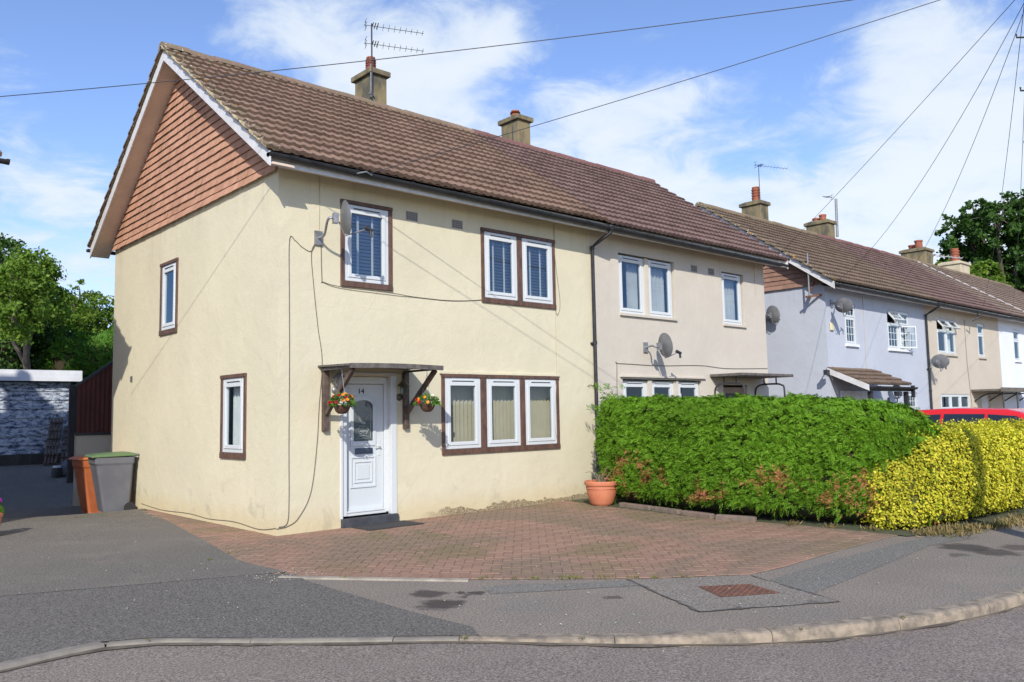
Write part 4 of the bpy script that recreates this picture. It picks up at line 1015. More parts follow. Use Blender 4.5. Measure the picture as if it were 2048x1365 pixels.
    for i in range(41):
        t = i / 40; P.append((30.2 + (33.6 - 30.2) * (1 - t) * .0 + 30.6 * 0 + (1 - t) * 1.6 + .05 * math.sin(i * 1.7), YC - OV + (WD / 2 + OV) * t, ZE + ZO + .07 + (ZR - ZE) * t + .015 * math.sin(i * 2.3)))
    m.tube(P, .015, 5); m.build('roof_cable', M['white_board'], He)
    Hf = terrace_house('farthest house of the terrace, grey-brown roof ending in a gable with a pale chimney', fx0, fx1, 'stone', 'tile_grey', (), right_gable=True, tseed=34)
    chimney(Hf, 35.6, 36.7, 3.66, 4.6, 7.1, 8.22, [(35.9, 4.0, .19, .62, True)], mat='pale_concrete')
M['alarm'] = simple('alarm_box_cream', (.62, .56, .36), rough=.4)
M['canopy_mossy'] = simple('mossy_canopy', (.16, .14, .12), (.09, .08, .06), 7, .9, .5, 30)
build_terrace()

# ------------------------------------------------------------------ the house next door (left, mostly out of view), which shades the drive
def build_next_door():
    zo = .36; x0, x1, yw = -9.3, -3.08, 3.72; WD = 6.2; ZR = ZE + (WD / 2 + OV) * .696
    H = thing('semi_detached_house', 'neighbouring house on the left, its gutter end just inside the picture', 'house', (x0, yw, 0), GRP)
    shell(H, 'stone', x0, x1, yw, WD, -.6, ZS + zo, ZR + zo, OV, (), (), (), True, True)
    m = MB(); ym = yw + WD / 2; tile_roof(m, x0 - .35, x1 + .40, (yw - OV, ZE + zo), (ym, ZR + zo), coarse=True, seed=51); tile_roof(m, x0 - .35, x1 + .40, (yw + WD + OV, ZE + zo), (ym, ZR + zo), coarse=True, seed=52); m.build('roof', M['tile_brown'], H)
    m = MB(); ridge_tiles(m, x0 - .35, x1 + .4, ym, ZR + zo - .02, seed=5); m.build('ridge', M['ridge_olive'], H)
    bargeboard(H, x1, 1, yw, WD, OV, ZE + zo, ZR + zo); tile_hanging(H, x1, 1, yw, WD, 4.915 + zo, ZE + zo, ZR + zo, OV, seed=55)
    eaves(H, x0 - .3, x1 + .33, yw, ZS + zo, 5.0 + zo, 5.0 + zo, gx=(0, .16))
    chimney(H, -7.4, -6.9, ym - .3, ym + .35, 7.3, 9.1, [(-7.15, ym, .13, .4, True)])
    far_window(H, fE(x1), [(yw + 2.8, yw + 3.6)], 3.3, 4.5, 4.1, wallmat='stone')
build_next_door()

# ------------------------------------------------------------------ garage and side screen at the end of the drive
def build_garage():
    y = 14.4; G = thing('garage', 'flat-roofed panel garage with peeling blue-grey paint and a white fascia', 'garage', (-1.4, y, .4))
    x0, x1 = -4.2, 1.12
    m = MB(); z = .75; i = 0
    while z < 2.62:
        h = min(.235, 2.64 - z); m.hexa([(x0, y + .0, z), (x1, y + .0, z), (x1, y + 5, z), (x0, y + 5, z), (x0, y + .022, z + h - .006), (x1, y + .022, z + h - .006), (x1, y + 5, z + h - .006), (x0, y + 5, z + h - .006)]); z += .235
    m.box(x0 + .02, x1 - .02, y + .03, y + 4.98, .74, 2.63)
    m.build('panel_wall', M['peeling'], G)
    m = MB(); m.box(x0 - .02, x1 + .02, y - .03, y + 5, -.1, .748); m.build('plinth', M['grey_wood'], G)
    m = MB()
    for k in range(3): m.box(x0 - .2, x1 + .22, y - .20 + .012 * k, y - .16, 2.655 + k * .098, 2.655 + (k + 1) * .098 - .003)
    m.box(x0 - .2, x1 + .22, y - .15, y + 5.2, 2.66, 2.94); m.build('fascia', M['white_paint'], G)
    m = MB(); n = 18; m.poly([(.74 + .10 * math.cos(2 * math.pi * k / n), y - .004, 1.84 + .065 * math.sin(2 * math.pi * k / n)) for k in range(n)]); m.build('sticker', M['white_board'], G)
    m = MB(); m.box(1.12, 1.24, y - .02, y + .1, -.1, 2.65); m.build('corner_post', M['grey_wood'], G)
    # tall timber gate post
    m = MB(); m.box(.30, .44, 11.25, 11.33, .0, 2.44); m.box(.4405, .60, 11.27, 11.34, .05, 2.38); tag(m.build('gate_post', M['grey_wood'], bevel=.01), 'tall weathered timber gate post beside the red-brown screen', 'post')
    # red-brown boarded screen on a low wall
    Fh = thing('garden_screen', 'red-brown corrugated screen with a sloping top on a low rendered wall', 'fence', (0, 8.3, 0))
    x0, x1 = -.30, 1.6; zt = lambda x: 2.27 + (x + .33) * .74
    m = MB(); m.box(x0, x1, 8.26, 8.40, -.3, 1.29); m.build('low_wall', M['stone'], Fh)
    m = MB(); k = 0; xx = x0
    while xx < x1: m.hexa([(xx, 8.28, 1.30), (xx + .045, 8.25, 1.30), (xx + .09, 8.28, 1.30), (xx + .09, 8.33, 1.30), (xx, 8.28, zt(xx)), (xx + .045, 8.25, zt(xx + .045)), (xx + .09, 8.28, zt(xx + .09)), (xx + .09, 8.33, zt(xx + .09))]); xx += .09
    m.build('corrugated_panel', M['fence_red'], Fh)
    m = MB(); m.bar((x0 - .05, 8.27, zt(x0 - .05) + .02), (x1, 8.27, zt(x1) + .02), .08, .05); m.box(x0 - .05, x1, 8.23, 8.27, 1.28, 1.33); m.build('trim', M['darkmetal'], Fh)
    # things leaning and lying by the garage
    for k, (xa, xb, lean) in enumerate(((.38, .62, .25), (.72, .98, .5))):
        g = MB(); zb = gh(xa, 13.6)
        for q in range(4): a = xa + (xb - xa) * q / 3; g.bar((a, 14.0 - lean * .9, zb), (a + .28, 14.33, zb + 1.25 - .25 * k), .05, .05)
        for q in range(6): t = (q + .5) / 6; g.bar((xa + .28 * t - .05, 14.0 - lean * .9 + (.33 + lean * .9) * t - .03, zb + (1.25 - .25 * k) * t), (xb + .28 * t + .05, 14.0 - lean * .9 + (.33 + lean * .9) * t - .03, zb + (1.25 - .25 * k) * t), .09, .02)
        tag(g.build('pallet', M['dark_wood']), ('taller dark slatted pallet leaning on the garage wall', 'shorter dark slatted pallet leaning by the garage corner')[k], 'pallet', 'pallets leaning against the garage')
    w = MB(); z = gh(.25, 12); w.lathe([(.0, 0), (.10, 0), (.115, .12), (.10, .24), (.03, .30), (.03, .34), (0, .34)], (.25, 12, z), 16); b = w.build('watering_can', M['darkmetal'], None, smooth=True); tag(b, 'black plastic can with a white top standing in front of the garage', 'can')
    w = MB(); w.lathe([(.101, .245), (.085, .29), (0, .30)], (.25, 12, z), 16); w.build('lid', M['upvc'], b, smooth=True)
    w = MB(); z = gh(.55, 12); w.lathe([(0, 0), (.18, .0), (.24, .10), (.23, .25), (.15, .37), (.05, .42), (0, .42)], (.55, 12.1, z), 14); tag(w.build('sack', M['sack'], smooth=True), 'grey-blue sack slumped on the drive beside the gate post', 'sack')
M['sack'] = simple('grey_sack', (.13, .15, .18), (.09, .10, .12), 6, .85, .5, 12)
build_garage()

# ------------------------------------------------------------------ dishes, aerials, wires
def dish(label, wall, centre, nrm=(.95, -.24, .14), r=.215, outd=(0, -1, 0), asp=1.12):
    wall, c, n = Vector(wall), Vector(centre), Vector(nrm).normalized()
    T = thing('satellite_dish', label, 'satellite dish', wall, 'satellite dishes on the house walls')
    rot = n.to_track_quat('Z', 'Y').to_matrix().to_4x4()
    m = MB(); k = 28; prof = [(r * q / 7, .055 * (q / 7) ** 2) for q in range(8)] + [(r * 1.02, .05), (r * 1.0, .045)] + [(r * q / 7, .055 * (q / 7) ** 2 - .006) for q in range(7, -1, -1)]
    prof[0] = (.001, 0); prof[-1] = (.001, -.006)
    m.lathe(prof, c, k, mat=rot @ Matrix.Scale(asp, 4, (0, 1, 0))); m.build('reflector', M['dish'], T, smooth=True)
    m = MB(); b = c - n * .03; o = Vector(outd)
    m.tube(smoothpath([wall + o * .02, wall + o * .18 + Vector((0, 0, .02)), b - n * .16 + Vector((0, 0, .0)) + o * -.02, b - n * .06], 5), .018, 8)
    m.box(wall.x - .06, wall.x + .06, wall.y - .03 if o.y else wall.y - .06, wall.y + .0 if o.y else wall.y + .06, wall.z - .10, wall.z + .10) if o.y else m.box(wall.x - .03, wall.x, wall.y - .06, wall.y + .06, wall.z - .1, wall.z + .1)
    m.bar(b - n * .07 - Vector((0, 0, .07)), b - n * .07 + Vector((0, 0, .07)), .09, .07, n); m.build('mount', M['metal'], T, smooth=False)
    m = MB(); dn = -(Vector((0, 0, 1)) - n * n.z).normalized(); bot = c + dn * r * 1.08; l = c + n * .34 + dn * .17
    m.tube([b - n * .03 + dn * .05, bot - n * .0 + dn * .015, l], .011, 6); m.build('feed_arm', M['metal'], T)
    m = MB(); q = (c - l).normalized(); m.tube([l - q * .07, l - q * .02, l + q * .01, l + q * .05], [.026, .028, .032, .034], 10); m.tube([l - q * .04, l - q * .05 + Vector((0, 0, -.10))], .022, 8); m.build('receiver', M['darkmetal'], T)
    return T
dish('grey satellite dish beside the left upstairs window of the cream house', (.60, 0, 4.06), (.70, -.50, 4.27))
dish('grey satellite dish on the beige wall just above the tall hedge', (7.79, 0, 2.81), (7.86, -.40, 2.82))
dish('round satellite dish on the lilac gable wall, partly behind the beige house', (15.43, 1.84, 4.06), (15.12, 1.47, 4.10), (.93, -.12, .15), .22, (-1, 0, 0))
dish('dark satellite dish beside the small upstairs window of the lilac house', (15.76, YC, 4.30), (15.46, -.35, 4.18), (.93, -.10, .2), .25, asp=.78)
dish('grey satellite dish beside the downpipe under the propped-open window vents', (22.0, YC, 2.92), (21.65, -.33, 2.91), (.95, -.05, .15), .27, asp=.8)
def yagi(m, p, d, L, n, upv=Vector((0, 0, 1)), r=.006, el=.085):
    p = Vector(p); d = Vector(d).normalized(); sd = d.cross(Vector((0, 0, 1))).normalized()
    m.tube([p - d * .16, p + d * L], r, 5)
    for i in range(n):
        q = p + d * (.12 + (L - .14) * i / (n - 1)); e = el * (1 - .3 * i / n)
        m.tube([q - sd * e * .8 - Vector((0, 0, e * .5)), q + sd * e * .8 + Vector((0, 0, e * .5))], r * .75, 4)
    for k in range(3): z = -.07 + k * .085; m.tube([p - d * .12 - sd * .10 + Vector((0, 0, z)), p - d * .12 + sd * .10 + Vector((0, 0, z))], r * .8, 4)
    m.tube([p - d * .12 + Vector((0, 0, -.08)), p - d * .12 + Vector((0, 0, .10))], r, 4)
    for k in range(3): m.tube([p + d * (.02 + .05 * k) - sd * .10, p + d * (.02 + .05 * k) + sd * .10 + Vector((0, 0, .03))], r * 1.6, 5)
def aerial(label, base, parts, mast_top, mr=.016, mat='darkmetal'):
    T = thing('tv_aerial', label, 'aerial', base, 'aerials fixed to the chimneys')
    m = MB(); m.tube([base, mast_top], mr, 8); m.build('mast', M['metal' if mr > .02 else mat], T)
    for p, d, L, n in parts: m = MB(); yagi(m, p, d, L, n); m.build('antenna', M['wire'], T)
    return T
A_ = aerial('double aerial with two long toothed booms above the chimney of the cream house', (3.75, 3.51, 7.95), [((3.74, 3.50, 9.45), (.9, -.36, 0), 1.08, 9), ((3.74, 3.50, 9.07), (.9, -.36, 0), 1.08, 9)], (3.74, 3.50, 9.5))
m = MB(); m.tube([(3.74, 3.53, 8.66), (3.745, 3.53, 7.98), (3.80, 3.535, 7.93), (4.0, 3.54, 7.70)], .018, 8); m.tube([(3.70, 3.53, 8.05), (3.80, 3.53, 8.02)], .03, 6); m.build('lashing', M['metal'], A_)
aerial('small aerial on a thin mast above the ribbed pot of the lilac house', (18.52, 3.68, 8.2), [((18.5, 3.66, 9.42), (.9, -.4, -.02), 1.1, 9)], (18.5, 3.66, 9.45), .011)
T = aerial('white pole aerial beside the two-pot chimney behind the lilac house', (23.62, 3.64, 7.75), [((23.1, 3.62, 9.12), (-.9, .3, 0), .3, 4)], (23.62, 3.62, 9.15), .05)
T = thing('mast_bracket', 'bare grey pole on a bracket at the gable corner of the lilac house', 'pole', (15.43, .35, 4.5))
m = MB(); m.tube([(15.12, .36, 4.42), (15.12, .36, 5.62)], .022, 8); m.build('pole', M['metal'], T)
m = MB(); m.bar((15.43, .20, 4.52), (15.05, .42, 4.46), .05, .05); m.bar((15.43, .5, 4.52), (15.05, .3, 4.46), .05, .05); m.bar((15.42, .35, 4.9), (15.12, .36, 4.55), .03, .03); m.build('bracket', M['rust'], T)
T = thing('tv_aerial', 'white aerial boom beside the chimney at the end of the grey-brown roof', 'aerial', (32.45, 3.7, 7.9), 'aerials fixed to the chimneys')
m = MB(); m.tube([(32.46, 3.7, 7.9), (32.46, 3.7, 8.15)], .02, 6); m.build('mast', M['metal'], T)
m = MB(); yagi(m, (32.5, 3.7, 8.12), (.95, -.25, 0), 2.0, 8, r=.016, el=.12); m.build('antenna', M['white_board'], T)

PX, PY = 5.42, -7.65
def build_pole():
    T = thing('telegraph_pole', 'tall wooden telegraph pole with climbing steps just beyond the right edge', 'pole', (PX, PY, 0))
    m = MB(); m.tube([(PX, PY, -.2), (PX, PY, 3), (PX, PY, 7.4)], [.135, .12, .10], 20); m.build('shaft', M['pole_wood'], T, smooth=True)
    for i in range(7):
        for s in (-1, 1):
            z = 3.2 + i * .62 + (.31 if s > 0 else 0)
            st = MB(); st.tube([(PX + s * .09 * rt.x, PY + s * .09 * rt.y, z), (PX + s * .24 * rt.x, PY + s * .24 * rt.y, z + .0), (PX + s * .24 * rt.x, PY + s * .24 * rt.y, z + .04)], .010, 6); st.build('step', M['darkmetal'], T)
    m = MB(); m.box(PX - .14, PX + .14, PY - .14, PY + .14, 6.55, 6.75); m.build('junction_box', M['darkmetal'], T)
M['pole_wood'] = simple('pole_wood', (.12, .085, .06), (.07, .05, .038), 5, .9, .4, 20, stretch=(1, 1, .15))
build_pole()
def wire(label, p, q, sag, r=.0048):
    p, q = Vector(p), Vector(q); P = []
    for i in range(33):
        t = i / 32; P.append(p + (q - p) * t - Vector((0, 0, 4 * sag * t * (1 - t))))
    m = MB(); m.tube(P, r, 5); return tag(m.build('overhead_wire', M['wire']), label, 'wire', 'overhead telephone wires')
d0 = pixdir(-150, 206); e0 = CAM + d0 * 13
wire('longest overhead wire, crossing the whole sky in front of the gable', (PX, PY, 6.43), e0, .12, .0055)
wire('overhead wire running down to the gutter of the cream house', (PX + .05, PY, 6.50), (1.12, -.49, 4.97), .05, .005)
wire('overhead wire ending at the eaves corner of the beige house by the hedge', (PX + .1, PY, 6.43), (12.2, -.42, 5.06), .05, .004)
wire('overhead wire ending at the left eaves corner of the lilac house', (PX + .12, PY, 6.40), (15.2, -.25, 4.74), .50, .004)
wire('overhead wire ending halfway along the eaves of the lilac house', (PX + .14, PY, 6.45), (18.6, -.25, 4.72), .55, .004)
wire('overhead wire ending at the bracket over the beige terrace house', (PX + .12, PY + .1, 6.40), (25.1, -.42, 4.50), .50, .004)
wire('overhead wire ending at the eaves of the white house', (PX + .15, PY + .1, 6.3), (28.6, -.3, 4.7), .6, .004)
P = smoothpath([(PX - .02, PY, 6.62), (PX - .26, PY + .08, 6.5), (PX - .30, PY + .10, 6.22), (PX - .16, PY + .05, 6.12), (PX + .04, PY, 6.22)], 8)
P = [Vector((PX, PY, 0)) + Vector((rt.x, rt.y, 0)) * a + Vector((0, 0, z)) for a, z in ((-.06, 6.75), (-.20, 6.62), (-.27, 6.42), (-.22, 6.26), (-.14, 6.24), (-.02, 6.32))]
m = MB(); m.tube(smoothpath(P, 6), .009, 5); tag(m.build('slack_wire', M['wire']), 'slack loop of wire drooping from the pole top in the corner', 'wire')

# ------------------------------------------------------------------ things on and by the cream house
def lantern(label, x, y, z, yw=0, s=1.0, mat='lamp_metal'):
    T = thing('wall_lantern', label, 'lamp', (x, yw, z), 'wall lanterns')
    m = MB(); m.lathe([(0, 0), (.055 * s, 0), (.05 * s, .015), (.03 * s, .03), (0, .035)], (x, yw, z), 16, mat=Matrix.Rotation(R(90), 4, 'X')); m.tube(smoothpath([(x, yw - .03, z), (x, yw - .07 * s, z - .03 * s), (x, yw - .12 * s, z - .01 * s), (x, yw - .12 * s, z + .04 * s)], 5), .009 * s, 8); m.build('arm', M[mat], T, smooth=True)
    c = (x, yw - .12 * s, z + .04 * s)
    m = MB(); m.lathe([(.02 * s, 0), (.045 * s, .01 * s), (.062 * s, .13 * s)], c, 6); m.build('glass', M['lamp_glass'], T)
    m = MB(); m.lathe([(0, -.012 * s), (.03 * s, -.008 * s), (.048 * s, .008 * s), (.02 * s, .0)], c, 12); m.lathe([(.095 * s, .125 * s), (.085 * s, .14 * s), (.03 * s, .19 * s), (.018 * s, .205 * s), (.022 * s, .22 * s), (0, .235 * s)], c, 18)
    for k in range(6): a = math.pi / 3 * k; m.tube([(c[0] + .046 * s * math.cos(a), c[1] + .046 * s * math.sin(a), c[2] + .01 * s), (c[0] + .063 * s * math.cos(a), c[1] + .063 * s * math.sin(a), c[2] + .13 * s)], .004 * s, 4)
    m.build('hood', M[mat], T, smooth=True); return T
M['lamp_metal'] = simple('lamp_metal', (.16, .13, .09), (.10, .085, .065), 12, .5, metal=.4)
lantern('brass-brown wall lantern to the right of the front door', 1.955, 0, 0, 0, 1) if False else lantern('brass-brown wall lantern to the right of the front door', 1.955, 0, 1.83)
lantern('pale wall lantern to the left of the front door, half hidden by the bracket', .87, 0, 1.93, mat='metal')
lantern('black lantern beside the porch of the lilac house', 18.9, 0, 1.72, YC, 2.0, 'black')

def basket(label, c, seed, flowers, spread):
    r = np.random.default_rng(seed); c = Vector(c)
    T = thing('hanging_basket', label, 'hanging basket', c, 'hanging baskets on the canopy brackets')
    m = MB(); R_ = .112; prof = [(.001, -.11), (.05, -.105), (.085, -.075), (.105, -.03), (.114, 0), (.118, .006), (.108, .008), (.10, 0), (.001, -.01)]
    m.lathe(prof, c, 24); m.build('wicker_bowl', M['wicker'], T, smooth=True)
    m = MB(); top = c + Vector((0, 0, .44))
    for k in range(3): a = 2.1 * k + .5; m.tube([c + Vector((.108 * math.cos(a), .108 * math.sin(a), .0)), top], .0025, 4)
    m.tube(smoothpath([top - Vector((0, 0, .02)), top + Vector((.0, 0, .03)), top + Vector((.0, .02, .06))], 4), .004, 5); m.build('chain', M['metal'], T)
    n = 420; th = r.uniform(0, 2 * math.pi, n); ph = r.uniform(0, 1, n); rad = .06 + .10 * np.sqrt(r.uniform(0, 1, n))
    d = np.stack([np.cos(th) * np.sqrt(1 - ph**2), np.sin(th) * np.sqrt(1 - ph**2), ph * .95 - .05], 1); d = unit(d)
    Pn = np.array(c) + d * rad[:, None] * np.array(spread); A = unit(d + .6 * rdir(n)) * r.uniform(.03, .055, n)[:, None]; B = unit(np.cross(A, rdir(n))) * r.uniform(.008, .014, n)[:, None]
    leaf_obj('foliage', Pn, A, B, M['garden_leaf'], T)
    for mat, k, zone in flowers:
        for q in range(k):
            a = zone[0] + r.uniform(-zone[1], zone[1]); e = r.uniform(.15, .95); dd = Vector((math.cos(a) * math.sqrt(1 - e * e), math.sin(a) * math.sqrt(1 - e * e), e)) ; f0 = c + Vector((dd.x * spread[0], dd.y * spread[1], dd.z * spread[2])) * r.uniform(.155, .185)
            nn = 9; t = np.linspace(0, 2 * np.pi, nn, endpoint=False); n0 = np.array((dd + Vector((-.3, -.5, .1))).normalized()); u = unit(np.cross(n0, [0, 0, 1.])); w = np.cross(n0, u)
            A = (np.cos(t)[:, None] * u + np.sin(t)[:, None] * w + .25 * n0) * .024; B = (-np.sin(t)[:, None] * u + np.cos(t)[:, None] * w) * .011
            leaf_obj('flower', np.repeat(np.array(f0)[None], nn, 0), A, B, M[mat], T, .7)
basket('hanging basket of red and orange flowers to the left of the front door', (.655, -.56, 1.70), 11, (('red_petal', 12, (math.pi, 1.6)), ('orange_petal', 9, (-1.2, 1.3)), ('pink_petal', 5, (1.0, 1.5)), ('red_petal', 4, (-.2, .5))), (1.05, 1.05, .95))
basket('hanging basket of mostly green trailing leaves with a few orange and white flowers', (2.06, -.56, 1.71), 12, (('orange_petal', 5, (math.pi + .6, .7)), ('red_petal', 3, (math.pi, .6)), ('white_petal', 4, (-.6, .8))), (1.1, 1.1, .85))

M['stem'] = simple('bare_stem', (.22, .19, .13), (.14, .15, .10), 12, .8)
T = thing('plant_pot', 'terracotta bowl planter with a bare spindly plant at the foot of the downpipe', 'plant pot', (5.36, -.93, 0))
m = MB(); m.lathe([(0, .015), (.16, .015), (.175, .03), (.20, .06), (.245, .22), (.262, .34), (.28, .345), (.286, .36), (.286, .405), (.275, .415), (.25, .41), (.245, .36), (0, .36)], (5.36, -.93, 0), 40); m.lathe([(.262, .285), (.268, .292), (.264, .30)], (5.36, -.93, 0), 40); m.build('pot', M['terracotta'], T, smooth=True)
m = MB(); m.lathe([(.245, .37), (.15, .385), (.001, .39)], (5.36, -.93, 0), 24); m.build('soil', M['soil'], T, smooth=True)
m = MB(); r_ = random.Random(3)
for k in range(9):
    a = r_.uniform(0, 6.28); l = r_.uniform(.15, .32); b = Vector((5.36 + r_.uniform(-.05, .05), -.93 + r_.uniform(-.05, .05), .38))
    m.tube(smoothpath([b, b + Vector((math.cos(a) * l * .4, math.sin(a) * l * .4, l * .6)), b + Vector((math.cos(a) * l * .8, math.sin(a) * l * .8, l * (.95 if k % 2 else .6)))], 4), [.008] * 4 + [.006] * 4 + [.004], 5)
m.build('bare_stems', M['stem'], T)


def wheelie_bin(label, x, y, rz, bodym, lidm, h=1.0):
    z0 = gh(x, y); T = thing('wheelie_bin', label, 'bin', (x, y, z0), 'wheelie bins by the gable wall'); T.rotation_euler = (0, 0, 0)
    c, s = math.cos(rz), math.sin(rz)
    def P(a, b, z): return (x + a * c - b * s, y + a * s + b * c, z0 + z)      # a: front(-) to back(+), b: across
    m = MB(); k = 0
    lv = [(.05, .215, .225), (.12, .225, .23), (.80, .30, .275), (.86, .305, .28), (.90, .325, .295), (h - .02, .33, .30)]
    vs = []
    for z, a, b in lv:
        off = .06 - z * .06; e = .03
        for pa, pb in ((-a + e, -b), (a - e, -b), (a, -b + e), (a, b - e), (a - e, b), (-a + e, b), (-a, b - e), (-a, -b + e)): vs.append(P(pa + off, pb, z))
    fs = [tuple(range(8))]
    for i in range(len(lv) - 1):
        for q in range(8): fs.append((i * 8 + q, i * 8 + (q + 1) % 8, (i + 1) * 8 + (q + 1) % 8, (i + 1) * 8 + q))
    m.add(vs, fs); m.build('body', M[bodym], T, bevel=.008)
    m = MB(); vs = []
    for z, a, b in ((h - .015, .35, .312), (h + .005, .355, .315), (h + .03, .33, .29), (h + .055, .24, .20)):
        for pa, pb in ((-a - .03, -b), (a, -b), (a, b), (-a - .03, b)): vs.append(P(pa, pb, z + (.012 if pa > 0 else 0)))
    fs = [(3, 2, 1, 0), (12, 13, 14, 15)]
    for i in range(3):
        for q in range(4): fs.append((i * 4 + q, i * 4 + (q + 1) % 4, (i + 1) * 4 + (q + 1) % 4, (i + 1) * 4 + q))
    m.add(vs, fs); m.build('lid', M[lidm], T, bevel=.015)
    m = MB(); m.tube([P(.33, -.23, h + .0), P(.41, -.23, h + .01), P(.41, .23, h + .01), P(.33, .23, h + .0)], .017, 8); m.build('handle', M[bodym], T)
    for sgn in (-1, 1):
        w = MB(); w.tube([P(.27, sgn * .20, .10), P(.27, sgn * .25, .10)], .10, 20); w.build('wheel', M['rubber'], T)
wheelie_bin('grey wheelie bin with a green lid against the gable wall', -.40, 5.62, R(-4), 'bin_grey', 'bin_green', 1.02)
wheelie_bin('orange-brown wheelie bin standing behind the grey one', -.42, 6.50, R(2), 'bin_orange', 'bin_orange', 1.03)

# covers and mat
M['rust2'] = simple('rusty_iron_worn', (.21, .095, .06), (.13, .07, .05), 12, .7, .5, 60)
M['mat'] = simple('rubber_mat', (.03, .029, .03), (.045, .043, .042), 40, .95, .5, 200)
M['edge_stone'] = simple('edging_stone', (.22, .15, .12), (.13, .11, .085), 7, .95, .7, 25)
T = thing('manhole_cover', 'large rusty rectangular manhole cover in the pavement', 'manhole cover', (1.18, -6.18, .004), 'iron covers in the pavement')
q = [Vector((x, y, .0075)) for x, y in ((1.078, -5.856), (1.475, -6.131), (1.331, -6.516), (.86, -6.24))]
m = MB(); m.poly(q); m.build('frame', M['rust'], T)
m = MB(); n1, n2 = 16, 12
for i in range(n1):
    for j in range(n2):
        u0, u1, v0, v1 = (i + .14) / n1, (i + .86) / n1, (j + .14) / n2, (j + .86) / n2
        if (i + j) % 2: u0 += .012; u1 -= .012
        f_ = lambda u, v: q[0] * (1 - u) * (1 - v) + q[1] * u * (1 - v) + q[2] * u * v + q[3] * (1 - u) * v
        u0, u1, v0, v1 = [.03 + .94 * t for t in (u0, u1, v0, v1)]
        b = [f_(u0, v0), f_(u1, v0), f_(u1, v1), f_(u0, v1)]; m.hexa([*b, *[p + Vector((0, 0, .005)) for p in b]])
m.build('raised_studs', M['rust2'], T)

T = thing('stopcock_cover', 'small square rusty iron cover in the dark asphalt', 'utility cover', (-1.79, -3.25, .006), 'iron covers in the pavement')
m = MB(); m.poly([(-1.875, -3.15, .011), (-1.72, -3.13, .011), (-1.69, -3.33, .011), (-1.85, -3.37, .011)]); m.build('plate', M['rust2'], T)
m = MB(); m.poly([(-1.90, -3.12, .0085), (-1.69, -3.10, .0085), (-1.66, -3.35, .0085), (-1.86, -3.40, .0085)]); m.build('rim', M['rust'], T)
m = MB(); m.box(1.08, 1.98, -.56, -.07, .012, .026); tag(m.build('doormat', M['mat']), 'dark flat doormat on the paving at the front door', 'doormat')

# low stone edging at the foot of the hedge
E_ = [((5.42, -1.28), (5.31, -2.0)), ((5.30, -2.05), (5.16, -2.66)), ((5.15, -2.72), (5.04, -3.32)), ((5.03, -3.38), (5.14, -3.95))]
LB_ = ('edging stone at the foot of the hedge, closest to the terracotta planter', 'edging stone second along the hedge foot from the terracotta planter', 'edging stone third along the hedge foot from the terracotta planter', 'edging stone at the hedge foot, farthest from the terracotta planter')
for (a, b), lb in zip(E_, LB_):
    m = MB(); m.bar((*a, .035), (*b, .035), .10, .085); tag(m.build('edging_stone', M['edge_stone'], bevel=.02), lb, 'edging', 'edging stones along the hedge')

